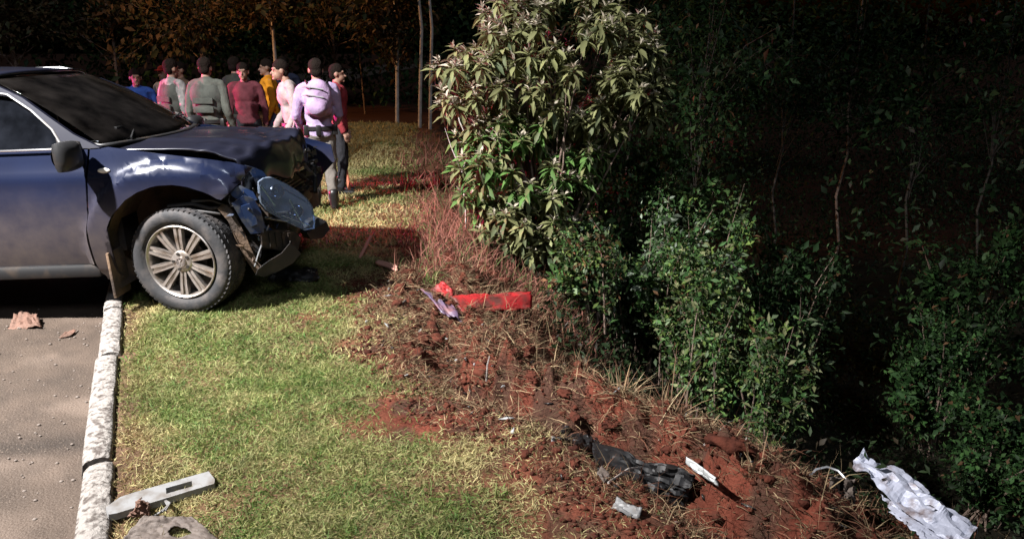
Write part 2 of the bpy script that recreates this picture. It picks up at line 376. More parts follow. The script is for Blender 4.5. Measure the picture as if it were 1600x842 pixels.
Vg, Fg, Cg = merge([
    blades(270000, (-2.9, 1.0), (1.9, 4.2), lawn_d, .040, .0036, .45, lawn_c),
    blades(130000, (-3.4, -.3), (4.2, 7.0), lawn_d, .045, .0048, .5, lawn_c),
    blades(50000, (-4.6, -.6), (7.0, 12), lawn_d, .075, .011, .7, lawn_c),
    blades(30000, (-6.5, -1.2), (12, 20), lawn_d, .10, .02, .8, lawn_c)])
tag(npmesh('lawn_grass', Vg, Fg, M['grass'], colors=Cg), 'short patchy green and straw coloured lawn along the kerb', 'grass', kind='stuff')

# dry litter, roots and stalks on the torn bank
def bank_d(x, y):
    s = edge_s(x, y); n = fbm(x * 3.4, y * 3.4, 81)
    return sstep(-.5, .15, s) * (1 - sstep(.95, 1.5, s)) * (.35 + .65 * sstep(.36, .55, n))
def straw_c(x, y, n):
    v = rng.uniform(.2, 1.15, n)[:, None]; c = np.array([.36, .26, .15]) * v
    rd = rng.random(n) < .55; c[rd] = np.array([.17, .075, .045]) * v[rd]; return c
def bank2_d(x, y):
    s = edge_s(x, y); n = fbm(x * 1.3, y * 1.3, 85)
    return sstep(.42, .75, s) * (1 - sstep(1.1, 1.7, s)) * sstep(.42, .58, n)
Vb, Fb, Cb = merge([
    blades(150000, (-.7, 1.5), (1.9, 6.4), bank_d, .065, .0034, .30, straw_c, curl=.3, along=True),
    blades(14000, (-.2, 1.3), (1.9, 6.4), bank_d, .17, .0040, .25, straw_c, curl=.4, along=True),
    blades(7000, (.2, 1.9), (2.0, 6.5), bank2_d, .22, .0042, 1.0, straw_c, curl=.5, along=True)])
tag(npmesh('dry_bank_litter', Vb, Fb, M['straw'], colors=Cb), 'dry roots, straw and dead grass strewn over the torn red bank', 'dry grass', kind='stuff')
def weed_d(x, y):
    s = edge_s(x, y); n = fbm(x * 1.6, y * 1.6, 91)
    return sstep(-.35, .25, s) * (1 - sstep(1.6, 2.4, s)) * (.35 + .65 * sstep(.35, .55, n))
def weed_c(x, y, n):
    v = rng.uniform(.5, 1.2, n)[:, None]; c = np.array([.26, .11, .08]) * v
    gr = rng.random(n) < .22; c[gr] = np.array([.09, .12, .04]) * v[gr]; return c
Vw, Fw, Cw = merge([
    blades(9000, (-1.4, 1.6), (6.0, 9.5), weed_d, .22, .007, .95, weed_c, curl=.45),
    blades(7000, (-3.0, .6), (9.5, 17), weed_d, .22, .012, .9, weed_c, curl=.45)])
tag(npmesh('reddish_weeds', Vw, Fw, M['straw'], colors=Cw), 'tall reddish dry weeds on the slope beyond the lawn', 'weeds', kind='stuff')

# clods of red earth
V, F, C_ = [], [], []
bmc = bmesh.new(); bmesh.ops.create_icosphere(bmc, subdivisions=2, radius=1); bmc.verts.ensure_lookup_table()
ico = np.array([v.co[:] for v in bmc.verts]); icoF = np.array([[v.index for v in f.verts] for f in bmc.faces]); bmc.free()
k = 0; n_c = 0
while n_c < 900:
    x = random.uniform(-1.2, 1.7); y = random.uniform(2.2, 6.4); s = float(edge_s(x, y))
    if not -.32 < s < .95: continue
    r = random.uniform(.006, .022) * (2.2 if random.random() < .08 and s > -.05 else 1); sd = random.randint(0, 99)
    q = ico * (1 + 1.1 * (vnoise(ico[:, 0] * 1.7 + sd, ico[:, 1] * 1.7 + ico[:, 2] * 1.3, sd)[:, None] - .5) + .7 * (vnoise(ico[:, 0] * 4 + sd, ico[:, 1] * 4 - ico[:, 2] * 4, sd)[:, None] - .5))
    q = q * np.array([1.25, .95, .75]) @ np.array(Matrix.Rotation(random.uniform(0, 6), 3, 'Z')).T * r
    V.append(q + np.array([x, y, hz(x, y) + r * .35])); F.append(icoF + k); k += len(ico); n_c += 1
tag(npmesh('soil_clods', np.concatenate(V), np.concatenate(F), M['soilclod']), 'loose clods of red earth scattered along the torn bank', 'soil', kind='stuff')
bmc = bmesh.new(); bmesh.ops.create_icosphere(bmc, subdivisions=3, radius=1); bmc.verts.ensure_lookup_table()
ic3 = np.array([v.co[:] for v in bmc.verts]); ic3F = np.array([[v.index for v in f.verts] for f in bmc.faces]); bmc.free()
V, F = [], []; k = 0; n_c = 0
while n_c < 60:
    y = random.uniform(2.4, 6.3); s_ = random.gauss(.35, .28); x = float(edge_x(y)) + s_
    if not -.1 < s_ < 1.0: continue
    r = random.uniform(.022, .06); sd = random.uniform(0, 90)
    n1_ = vnoise(ic3[:, 0] * 1.5 + sd, ic3[:, 1] * 1.5 + ic3[:, 2] * 1.1, 3)[:, None]; n2_ = np.abs(vnoise(ic3[:, 0] * 3.1 + ic3[:, 2] * 2.3, ic3[:, 1] * 3.3 + sd, 5)[:, None] - .5); n3_ = vnoise(ic3[:, 0] * 8 + sd, ic3[:, 1] * 8 + ic3[:, 2] * 7, 6)[:, None]
    q = ic3 * (.45 + .9 * n1_ + .9 * n2_ + .75 * (n3_ - .5)); q = q * np.array([random.uniform(1, 1.7), random.uniform(.6, 1), random.uniform(.4, .7)])
    q = q @ np.array(Matrix.Rotation(random.uniform(-.5, .5), 3, 'Y') @ Matrix.Rotation(R(-40) + random.gauss(0, .6), 3, 'Z')).T * r
    V.append(q + np.array([x, y, hz(x, y) + r * .12])); F.append(ic3F + k); k += len(ic3); n_c += 1
tag(npmesh('torn_sod', np.concatenate(V), np.concatenate(F), M['soilclod']), 'broken lumps of torn sod and red earth along the furrow', 'soil', kind='stuff')
icb = bmesh.new(); bmesh.ops.create_icosphere(icb, subdivisions=1, radius=1); i12 = np.array([v.co[:] for v in icb.verts]); f12 = np.array([[v.index for v in f.verts] for f in icb.faces]); icb.free()
nk = 5000; ys = rng.uniform(2.2, 6.4, nk); xs = edge_x(ys) + rng.uniform(-.6, 1.2, nk); kp = rng.random(nk) < bare(xs, ys); xs = xs[kp]; ys = ys[kp]; nk = len(xs); rs = rng.uniform(.003, .013, nk) ** 1.0
V = (i12[None] * (1 + rng.normal(0, .28, (nk, 12, 1))) * rs[:, None, None] * np.array([1.2, 1, .8])) + np.stack([xs, ys, height(xs, ys) + rs * .4], -1)[:, None]
F = (f12[None] + (np.arange(nk) * 12)[:, None, None]).reshape(-1, 3)
tag(npmesh('soil_crumbs', V.reshape(-1, 3), F, M['soilclod']), 'fine crumbs of red earth sprinkled over the bank and lawn edge', 'soil', kind='stuff')
# gravel and grit on the road
V, F = [], []; k = 0
for _ in range(170):
    y = random.uniform(2.3, 5.6); x = float(kerb_x(y)) - .08 - abs(random.gauss(0, .6)); r = random.uniform(.003, .011)
    V.append(ico[:12] * r * np.array([1.3, 1, .5]) + np.array([x, y, ROAD_Z + .004])); 
    k += 1
icb = bmesh.new(); bmesh.ops.create_icosphere(icb, subdivisions=1, radius=1); i12 = np.array([v.co[:] for v in icb.verts]); f12 = np.array([[v.index for v in f.verts] for f in icb.faces]); icb.free()
V = [i12 * (v.max(0) - v.min(0)) / 2 + v.mean(0) for v in V]; F = [f12 + i * len(i12) for i in range(len(V))]
tag(npmesh('road_grit', np.concatenate(V), np.concatenate(F), mat('grit', (.17, .14, .12), .9)), 'small stones and grit scattered on the dirty road', 'gravel', kind='stuff')

# ------------------------------------------------------------------ street lamps (beside and beyond the frame) and the patrol car's beacons
def street_lamp(loc, head, power, color, label, aim, cone):
    t = empty('street_lamp', loc); H = head - Vector(loc)
    bm = bmesh.new(); tube(bm, [(0, 0, -.05), (0, 0, .4), (0, 0, H.z - .6)], [.11, .09, .06], 12); bmobj('pole', bm, M['steel'], t, 40)
    bm = bmesh.new(); tube(bm, [(0, 0, H.z - .62), (H.x * .15, H.y * .15, H.z - .1), (H.x * .55, H.y * .55, H.z + .08), (H.x, H.y, H.z + .08)], [.05, .045, .04, .04], 10); bmobj('arm', bm, M['steel'], t, 40)
    bm = bmesh.new(); box(bm, (H.x, H.y, H.z + .10), (.62, .26, .1), bevel=.03); bmobj('lamp_head', bm, M['grey'], t, 40)
    bm = bmesh.new(); box(bm, (H.x, H.y, H.z + .045), (.5, .2, .02)); bmobj('diffuser', bm, emit('lamp_glow', color, 4), t)
    d = bpy.data.lights.new('lamp_light', 'SPOT'); d.energy = power; d.color = color; d.spot_size = R(cone); d.spot_blend = 1; d.shadow_soft_size = .12
    o = bpy.data.objects.new('lamp_light', d); COL.objects.link(o); o.parent = t; o.location = (H.x, H.y, H.z - .1)
    o.rotation_euler = (Vector(aim) - head).to_track_quat('-Z', 'Y').to_euler()
    return tag(t, label, 'street lamp')
street_lamp((-9.0, .9, -.1), Vector((-6.6, 1.7, 7.4)), LAMP_POWER, (1, .975, .96), 'tall steel street lamp across the road, outside the picture on the left', (-2.5, 5.8, 0), 76)
street_lamp((-15.0, 15.5, -.1), Vector((-13.6, 16.4, 8.0)), FAR_POWER, (1, .50, .20), 'street lamp with warm light further down the road', (-4, 21, 2.5), 120)

# ------------------------------------------------------------------ pickup truck  (local: x forward, y left, z up, origin under the front axle)
TR = empty('pickup_truck', (-2.37, 6.04, 0.0), (0, R(-2.0), 0))
tag(TR, 'dark navy pickup truck with smashed front corner, nosed over the kerb onto the lawn', 'pickup truck')
REAR_X = -3.095
def side(x, z):
    if z < 1.17: wv = .925 - .085 * ((z - .80) / .45) ** 2 + .012 * math.exp(-((z - 1.02) / .05) ** 2)
    else: wv = .869 - .30 * (z - 1.17)
    if x > .1: wv -= .20 * ((x - .1) / .8) ** 2
    for cx in (0, REAR_X):
        r = math.hypot(x - cx, z - .43)
        t = min(1, max(0, (r - .655) / .045)); wv += .050 * (1 - t * t * (3 - 2 * t)) * (1 if z > .3 else .4)
    return wv
def dent(x, z):
    if x < .2: return 0
    a = min(1, (x - .2) / .35)
    return a * (.09 * (float(vnoise(x * 9, z * 9, 5)) - .5) + .05 * (float(vnoise(x * 22, z * 22, 6)) - .5))
def panel(name, out, m, parent, sgn=-1, th=.012, step=.035, off=0, fn=side, dmg=False, smooth=35):
    bm = bmesh.new(); f = bm.faces.new([bm.verts.new((x, 0, z)) for x, z in out]); bmesh.ops.triangulate(bm, faces=[f])
    xs = [p[0] for p in out]; zs = [p[1] for p in out]
    for ax, lo, hi in ((0, min(xs), max(xs)), (2, min(zs), max(zs))):
        v = lo + step
        while v < hi:
            co = [0, 0, 0]; no = [0, 0, 0]; co[ax] = v; no[ax] = 1
            bmesh.ops.bisect_plane(bm, geom=bm.verts[:] + bm.edges[:] + bm.faces[:], plane_co=co, plane_no=no, dist=1e-5); v += step
    for v in bm.verts:
        y = fn(v.co.x, v.co.z) + off
        if dmg: y -= dent(v.co.x, v.co.z) + .03 * max(0, v.co.x - .2)
        v.co.y = sgn * y
    bmesh.ops.recalc_face_normals(bm, faces=bm.faces)
    r = bmesh.ops.extrude_face_region(bm, geom=bm.faces[:])
    for v in r['geom']:
        if isinstance(v, bmesh.types.BMVert): v.co.y -= sgn * th
    return bmobj(name, bm, m, parent, smooth)
def arc(cx, cz, r, a0, a1, n): return [(cx + r * math.cos(R(a0 + (a1 - a0) * i / n)), cz + r * math.sin(R(a0 + (a1 - a0) * i / n))) for i in range(n + 1)]

BELT = 1.215
for sgn in (-1, 1):
    dm = sgn < 0
    front = [(.57, 1.045), (.50, .97), (.46, .93), (.42, .88), (.36, .84)] if dm else [(.74, 1.0), (.76, .85), (.62, .72), (.56, .60), (.47, .52)]
    a0 = 52 if dm else 14
    fen = [(-.635, .40), (-.625, .55), (-.60, .80), (-.57, 1.0), (-.545, BELT), (-.47, 1.215), (-.42, 1.222), (-.1, 1.17), (.25, 1.12), (.45, 1.08)] + front + arc(0, .43, .53, a0, 198, 26) + [(-.53, .25), (-.62, .25)]
    panel('front_fender', fen, M['paint'], TR, sgn, dmg=dm)
    door = [(-1.66, .37), (-1.69, BELT + .005), (-.56, BELT - .002), (-.585, 1.0), (-.615, .80), (-.64, .55), (-.65, .385)]
    d = panel('front_door', door, M['paint'], TR, sgn)
    # beltline strip, handle, window frame, glass
    bm = bmesh.new(); pts = [(-1.69 + i * .085, sgn * (side(-1, 1.16) + .012), BELT + .008) for i in range(12)]; tube(bm, pts, .008, 6); bmobj('belt_trim', bm, M['chrome'], d, 40)
    bm = bmesh.new(); tube(bm, [(-1.62, sgn * .93, 1.02), (-1.58, sgn * .955, 1.03), (-1.44, sgn * .955, 1.03), (-1.40, sgn * .93, 1.02)], .013, 8); bmobj('handle', bm, M['paint'], d, 40)
    win = [(-1.66, BELT + .01), (-1.60, 1.69), (-1.38, 1.70), (-1.12, 1.655), (-.95, 1.52), (-.80, 1.36), (-.755, 1.275), (-.72, BELT + .012)]
    panel('side_window', win, M['glassd'], TR, sgn, th=.005, off=-.03, step=.2)
    # pillar triangle that carries the mirror
    panel('mirror_base', [(-.755, BELT + .005), (-.785, 1.29), (-.60, BELT + .02)], M['black'], TR, sgn, off=.002, step=.1)
    # A pillar and roof rail: strip outside the window opening
    pil = [(-.55, BELT + .004), (-.72, BELT + .012), (-.755, 1.275), (-.80, 1.36), (-.95, 1.52), (-1.12, 1.655), (-1.38, 1.70), (-1.60, 1.705), (-2.0, 1.71), (-2.95, 1.69), (-2.95, 1.775), (-2.0, 1.80), (-1.45, 1.79), (-1.22, 1.755), (-1.02, 1.64), (-.84, 1.485), (-.66, 1.335), (-.47, 1.222)]
    panel('pillar', pil, M['paint_top'], TR, sgn, th=.03, off=.008, step=.06)
    bm = bmesh.new(); tube(bm, [(x + .005, sgn * (side(x, z) + .012), z + .004) for x, z in [(-.735, 1.235), (-.765, 1.29), (-.81, 1.375), (-.96, 1.535), (-1.13, 1.668), (-1.38, 1.713), (-1.62, 1.716)]], .008, 6); bmobj('window_trim', bm, M['grey'], TR, 40)
    panel('b_pillar', [(-1.74, BELT), (-1.70, 1.71), (-1.60, 1.71), (-1.66, BELT)], M['black'], TR, sgn, off=-.01, step=.1)
    rd = panel('rear_door', [(-1.70, .37), (-1.73, BELT + .005), (-2.62, BELT + .02), (-2.68, .95), (-2.62, .75), (-2.52, .60), (-2.48, .39)], M['paint'], TR, sgn)
    bm = bmesh.new(); tube(bm, [(-2.52, sgn * .93, 1.04), (-2.48, sgn * .955, 1.05), (-2.34, sgn * .955, 1.05), (-2.30, sgn * .93, 1.04)], .013, 8); bmobj('handle', bm, M['paint'], rd, 40)
    panel('side_window', [(-1.74, BELT + .01), (-1.70, 1.70), (-2.3, 1.69), (-2.55, 1.40), (-2.6, BELT + .02)], M['glassd'], TR, sgn, th=.005, off=-.03, step=.2)
    panel('c_pillar', [(-2.6, BELT + .02), (-2.55, 1.40), (-2.3, 1.69), (-2.86, 1.70), (-2.80, BELT + .02)], M['paint_top'], TR, sgn, step=.1)
    bed = [(-2.66, .55), (-2.69, 1.21), (-4.28, 1.23), (-4.33, .95), (-4.30, .50), (-3.62, .45)] + arc(REAR_X, .43, .53, 2, 176, 22) + [(-2.62, .46)]
    panel('bed_side', bed, M['paint'], TR, sgn)
    bm = bmesh.new(); box(bm, (-1.56, sgn * .80, .33), (1.86, .16, .10), bevel=.03); bmobj('side_step', bm, M['black'], TR, 40)
    # mud flap behind the wheel
    bm = bmesh.new(); box(bm, (-.52, sgn * .84, .31), (.022, .22, .34), bevel=.006); bmobj('mud_flap', bm, M['liner'], TR, 40)
    # inner wheel housing
    bm = bmesh.new(); A = arc(0, .43, .545, 30 if dm else 0, 205, 22)
    for i in range(len(A) - 1):
        (xa, za), (xb, zb) = A[i], A[i + 1]
        bm.faces.new([bm.verts.new((xa, sgn * .905, za)), bm.verts.new((xb, sgn * .905, zb)), bm.verts.new((xb, sgn * .52, zb)), bm.verts.new((xa, sgn * .52, za))])
    vs = [bm.verts.new((x, sgn * .52, z)) for x, z in A]; bm.faces.new(vs)
    bmesh.ops.remove_doubles(bm, verts=bm.verts, dist=.001)
    bmobj('wheel_liner', bm, M['liner'], TR, 40)
    # door mirror
    bm = bmesh.new(); bmesh.ops.create_uvsphere(bm, u_segments=20, v_segments=12, radius=1, matrix=Matrix.Translation((-.60, sgn * 1.05, 1.19)) @ Matrix.Diagonal((.085, .145, .125, 1)))
    for v in bm.verts:
        q_ = ((v.co.y - sgn * 1.05) / .145, (v.co.z - 1.19) / .125); r_ = math.hypot(*q_); m_ = max(abs(q_[0]), abs(q_[1])); f_ = .82 * (r_ / m_ if m_ > 1e-4 else 1) ** .75
        v.co.y = sgn * 1.05 + (v.co.y - sgn * 1.05) * f_; v.co.z = 1.19 + (v.co.z - 1.19) * f_
        if v.co.x < -.635: v.co.x = -.635
        v.co.y = sgn * min(abs(v.co.y), 1.185)
    tube(bm, [(-.64, sgn * .84, BELT + .03), (-.61, sgn * .96, 1.17)], [.035, .03], 8)
    mr = bmobj('door_mirror', bm, M['black'], TR, 45)
    bm = bmesh.new(); bmesh.ops.create_circle(bm, cap_ends=True, segments=24, radius=1, matrix=Matrix.Translation((-.638, sgn * 1.05, 1.19)) @ Matrix.Diagonal((1, .115, .088, 1)) @ Matrix.Rotation(R(90), 4, 'Y')); bmobj('mirror_glass', bm, M['chrome'], mr)
    # side repeater lamp
    bm = bmesh.new(); bmesh.ops.create_uvsphere(bm, u_segments=12, v_segments=8, radius=1, matrix=Matrix.Translation((-.45, sgn * (side(-.45, 1.06) + .002), 1.065)) @ Matrix.Diagonal((.045, .012, .019, 1))); bmobj('side_repeater', bm, M['markr'], TR, 60)
    # tail lamp
    bm = bmesh.new(); box(bm, (-4.29, sgn * .86, 1.0), (.08, .12, .36), bevel=.02); bmobj('tail_lamp', bm, M['redp'], TR, 40)

# bonnet: buckled towards the front, lip folded down
NU, NV = 70, 60; V = np.zeros((NU, NV, 3))
for i in range(NU):
    for j in range(NV):
        u = 1.42 * i / (NU - 1); t = -1 + 2 * j / (NV - 1)
        rear = -.40 + .10 * (1 - t * t); Lx = 1.0 - .14 * t * t
        x = rear + min(u, 1.12) * Lx / 1.2
        y = t * (.80 - .09 * (u / 1.42) ** 2)
        z = 1.225 - .045 * (u / 1.1) ** 2 - .028 * abs(t) ** 3 + .012 * math.exp(-((abs(t) - .52) / .1) ** 2)
        cr = max(0, min(1, (u - .45) / .6))
        z += cr * (.07 * (float(vnoise(u * 5, t * 3.2, 4)) - .52) + .04 * (float(vnoise(u * 13, t * 9, 9)) - .5))
        if u > 1.12:
            k_ = (u - 1.12); x += .05 * math.sin(k_ * 9) + .03 * (float(vnoise(u * 8, t * 6, 12)) - .5); z -= k_ * .92
        if t < -.8 and u > .75: z -= .06 * (u - .75)
        V[i, j] = (x, y, z)
idx = np.arange(NU * NV).reshape(NU, NV); Fh = np.stack([idx[:-1, :-1], idx[1:, :-1], idx[1:, 1:], idx[:-1, 1:]], -1).reshape(-1, 4)
hood = npmesh('bonnet', V.reshape(-1, 3), Fh, M['paint_top'], TR, True)
so = hood.modifiers.new('t', 'SOLIDIFY'); so.thickness = .012; so.offset = -1
# roof
NU, NV = 26, 25; V = np.zeros((NU, NV, 3))
for i in range(NU):
    for j in range(NV):
        u = i / (NU - 1); t = -1 + 2 * j / (NV - 1)
        x0 = -1.20 - .13 * t * t; x = x0 + (-2.93 - x0) * u
        V[i, j] = (x, t * .685, 1.785 + .06 * (1 - t ** 4) + .03 * math.sin(math.pi * u) - .02 * (1 - u) ** 3)
idx = np.arange(NU * NV).reshape(NU, NV); Fr = np.stack([idx[:-1, :-1], idx[1:, :-1], idx[1:, 1:], idx[:-1, 1:]], -1).reshape(-1, 4)
roof = npmesh('roof', V.reshape(-1, 3), Fr, M['paint_top'], TR, True); so = roof.modifiers.new('t', 'SOLIDIFY'); so.thickness = .03; so.offset = -1
for y in (-.60, .60):
    bm = bmesh.new(); tube(bm, [(-1.35, y, 1.83), (-1.5, y, 1.868), (-2.7, y, 1.87), (-2.85, y, 1.84)], .016, 8); bmobj('roof_rail', bm, M['steel'], roof, 40)
# windscreen, rear window, cowl, wipers
def sheet(name, fn, nu, nv, m, parent, th=.006):
    V = np.array([[fn(i / (nu - 1), -1 + 2 * j / (nv - 1)) for j in range(nv)] for i in range(nu)])
    idx = np.arange(nu * nv).reshape(nu, nv); F = np.stack([idx[:-1, :-1], idx[1:, :-1], idx[1:, 1:], idx[:-1, 1:]], -1).reshape(-1, 4)
    o = npmesh(name, V.reshape(-1, 3), F, m, parent, True)
    if th: s = o.modifiers.new('t', 'SOLIDIFY'); s.thickness = th
    return o
def ws(u, t):
    x0 = -.34 - .16 * t * t; x1 = -1.17 - .10 * t * t
    return (x0 + (x1 - x0) * u, t * (.79 - .15 * u), 1.235 + (1.785 - 1.235) * u + .035 * math.sin(math.pi * u) + .02 * (1 - t * t) * u)
sheet('windscreen', ws, 14, 15, M['glassw'], TR)
sheet('rear_window', lambda u, t: (-2.80 - .1 * u, t * (.78 - .12 * u), 1.2 + .58 * u), 4, 6, M['glassd'], TR)
sheet('cowl', lambda u, t: (-.30 - .16 * t * t - .12 * u, t * .80, 1.215 + .012 * u), 4, 14, M['black'], TR, .02)
for y0 in (-.55, .12):
    bm = bmesh.new(); tube(bm, [(-.40, y0, 1.25), (-.50, y0 + .28, 1.315), (-.56, y0 + .58, 1.345)], [.009, .007, .005], 6); box(bm, (-.53, y0 + .30, 1.325), (.02, .5, .012)); bmobj('wiper', bm, M['black'], TR)
# cabin: dashboard, seats, steering wheel, floor, rear wall
bm = bmesh.new(); box(bm, (-.80, 0, 1.06), (.55, 1.5, .26), bevel=.08); bmobj('dashboard', bm, M['black'], TR, 40)
for y in (-.38, .38):
    bm = bmesh.new(); box(bm, (-1.55, y, .78), (.5, .5, .18), bevel=.05); box(bm, (-1.82, y, 1.12), (.16, .48, .62), Matrix.Rotation(R(-12), 3, 'Y').to_quaternion(), bevel=.05); box(bm, (-1.90, y, 1.53), (.10, .26, .18), bevel=.04); bmobj('seat', bm, mat('seat_cloth', (.035, .035, .04), .9), TR, 40)
bm = bmesh.new(); lathe(bm, [(.185 + .014 * math.cos(a), .014 * math.sin(a)) for a in [k * math.pi / 4 for k in range(8)]], 28, 'z', True); bmesh.ops.transform(bm, matrix=Matrix.Translation((-1.14, .38, 1.16)) @ Matrix.Rotation(R(-62), 4, 'Y'), verts=bm.verts); bmobj('steering_wheel', bm, M['black'], TR, 60)
bm = bmesh.new(); box(bm, (-1.75, 0, .42), (2.2, 1.62, .1)); box(bm, (-2.76, 0, .8), (.05, 1.6, .75)); box(bm, (-.50, 0, .80), (.05, 1.5, .7)); bmobj('cabin_floor', bm, M['black'], TR)
# load bed and tail
bm = bmesh.new(); box(bm, (-3.48, 0, .72), (1.6, 1.62, .05)); box(bm, (-2.71, 0, .95), (.04, 1.62, .48)); bmobj('bed_floor', bm, M['black'], TR)
bm = bmesh.new(); box(bm, (-4.28, 0, .96), (.06, 1.56, .52), bevel=.015); bmobj('tailgate', bm, M['paint'], TR, 40)
bm = bmesh.new(); box(bm, (-4.38, 0, .52), (.16, 1.7, .18), bevel=.03); bmobj('rear_bumper', bm, M['chrome'], TR, 40)
# chassis
bm = bmesh.new()
for y in (-.42, .42): box(bm, (-1.9, y, .48), (4.6, .08, .14))
box(bm, (REAR_X, 0, .40), (.12, 1.5, .12)); box(bm, (0, 0, .40), (.14, 1.4, .12)); box(bm, (.1, 0, .42), (.7, .7, .2)); box(bm, (-.2, 0, .62), (.9, 1.0, .5))
bmobj('chassis', bm, M['dark'], TR)
# engine bay behind the torn front: radiator, cross beam, battery, hoses
bm = bmesh.new(); box(bm, (.50, .02, .80), (.06, 1.1, .46)); bmobj('radiator', bm, M['dark'], TR)
fr = TR.children[-1]
for k in range(14):
    bm = bmesh.new(); box(bm, (.537, .02, .60 + k * .031), (.012, 1.06, .011)); bmobj('fin', bm, M['grey'], fr)
bm = bmesh.new(); box(bm, (.58, 0, .60), (.10, 1.35, .13), Matrix.Rotation(R(7), 3, 'Z').to_quaternion(), bevel=.02); bmobj('bumper_beam', bm, M['dark'], TR, 40)
bm = bmesh.new(); box(bm, (.46, -.02, .99), (.10, 1.16, .06), Matrix.Rotation(R(-5), 3, 'X').to_quaternion(), bevel=.015); bmobj('bonnet_slam_panel', bm, M['dark'], TR, 40)
bm = bmesh.new(); box(bm, (.10, -.52, .95), (.28, .2, .22), bevel=.02); bmobj('battery', bm, M['black'], TR, 40); bm = bmesh.new(); box(bm, (.05, .30, .98), (.5, .5, .25), bevel=.05); bmobj('engine_cover', bm, M['black'], TR, 40)
for pts, r in (([(.40, -.60, .98), (.55, -.55, .92), (.62, -.40, .78), (.55, -.25, .62)], .022), ([(.40, -.20, 1.02), (.60, -.10, .95), (.66, .10, .80)], .018), ([(.52, -.72, .80), (.62, -.66, .66), (.60, -.50, .52), (.48, -.40, .44)], .014), ([(.45, .40, 1.0), (.66, .45, .85), (.68, .30, .65)], .02)):
    bm = bmesh.new(); tube(bm, pts, r, 8); bmobj('hose', bm, M['black'], TR, 50)
# grille remains and far-side bumper skin
bm = bmesh.new()
box(bm, (.57, .38, .80), (.05, .56, .05), Matrix.Rotation(R(-14), 3, 'Z').to_quaternion()); box(bm, (.56, .38, .88), (.04, .52, .03), Matrix.Rotation(R(-14), 3, 'Z').to_quaternion()); box(bm, (.57, .38, .96), (.04, .5, .05), Matrix.Rotation(R(-12), 3, 'Z').to_quaternion()); bmobj('grille', bm, M['black'], TR)
sheet('front_bumper', lambda u, t: (.60 - .16 * max(0, t) ** 2 - .05 * u + .05 * (float(vnoise(t * 6, u * 5, 3)) - .5), .30 + t * .56, .36 + .34 * u + .04 * (float(vnoise(t * 5, u * 3, 8)) - .5)), 10, 18, M['black'], TR, .01)
def squat(o):
    if o.type == 'MESH' and o.name.split('.')[0] in ('side_window', 'pillar', 'window_trim', 'b_pillar', 'c_pillar', 'roof', 'windscreen', 'rear_window', 'roof_rail', 'seat'):
        for v in o.data.vertices:
            if v.co.z > BELT: v.co.z = BELT + (v.co.z - BELT) * .84
    for ch in o.children: squat(ch)
squat(TR)
# smashed near corner: points on upright planes through two plan points (local), read off the photograph
TRM = Matrix.Translation(TR.location) @ TR.rotation_euler.to_matrix().to_4x4(); TRI = TRM.inverted()
def onplane(px, py, A, B):
    A = TRM @ Vector((*A, .8)); B = TRM @ Vector((*B, .8)); n = Vector((B.y - A.y, -(B.x - A.x), 0))
    dx = (px - 800) / FPX; dy = (421 - py) / FPX
    d = Vector((dx, math.cos(PITCH) + dy * math.sin(PITCH), -math.sin(PITCH) + dy * math.cos(PITCH))); o = Vector((0, 0, CAM_H))
    t = (A - o).dot(n) / d.dot(n); return TRI @ (o + d * t)
def plate(name, pix, A, B, m, depth, parent=TR, bulge=0, jit=0, smooth=35, bevel=0):
    P = [onplane(x, y, A, B) for x, y in pix]
    a = Vector((B[0] - A[0], B[1] - A[1], 0)).normalized(); nrm = Vector((a.y, -a.x, 0))
    if jit: P = [p + nrm * random.uniform(-jit, jit) for p in P]
    bm = bmesh.new(); f = bm.faces.new([bm.verts.new(p) for p in P])
    if bulge:
        r = bmesh.ops.inset_individual(bm, faces=[f], thickness=.05, depth=0); 
        for v in f.verts: v.co += nrm * bulge
    r = bmesh.ops.extrude_face_region(bm, geom=bm.faces[:])
    for v in r['geom']:
        if isinstance(v, bmesh.types.BMVert): v.co -= nrm * depth
    if bevel: bmesh.ops.bevel(bm, geom=[e for e in bm.edges if e.is_manifold and e.calc_face_angle(0) > .8], offset=bevel, segments=2, affect='EDGES')
    return bmobj(name, bm, m, parent, smooth)
HA, HB = (.60, -.80), (.98, -.50)
hl_out = [(402, 284), (410, 278), (424, 277), (444, 286), (464, 298), (478, 310), (486, 322), (490, 342), (489, 356), (474, 359), (455, 351), (436, 341), (419, 332), (406, 316)]
hl = plate('headlight', hl_out, (.50, -.69), (.88, -.39), M['lampin'], .06, smooth=35)
plate('lens', [(402 + (x - 445) * .0 + (x - 402) * 1.0, y) for x, y in hl_out], (.585, -.815), (.975, -.515), M['lens'], .012, parent=hl, bulge=.03)
for cx, cy, rr in ((432, 300, .052), (462, 330, .050)):
    c = onplane(cx, cy, (.57, -.79), (.96, -.49)); bm = bmesh.new(); lathe(bm, [(rr, .0), (rr * 1.08, .012), (rr * .95, .02), (rr * .6, -.03), (rr * .25, -.045), (.012, -.01)], 24, 'z')
    bmesh.ops.transform(bm, matrix=Matrix.Translation(c) @ Vector((.62, -.78, .05)).to_track_quat('Z', 'Y').to_matrix().to_4x4(), verts=bm.verts); bmobj('reflector', bm, M['chrome'], hl, 40)
for pp in (((408, 290), (430, 322)), ((444, 296), (482, 318)), ((440, 336), (484, 352)), ((452, 312), (470, 345))):
    bm = bmesh.new(); tube(bm, [onplane(*pp[0], (.575, -.80), (.965, -.50)), onplane(*pp[1], (.575, -.80), (.965, -.50))], .007, 6); bmobj('trim_rod', bm, M['chrome'], hl, 40)
plate('fender_shred', [(384, 258), (398, 262), (412, 268), (418, 276), (408, 280), (400, 290), (396, 276), (388, 266)], (.52, -.82), (.80, -.60), M['innerblue'], .01, jit=.02)
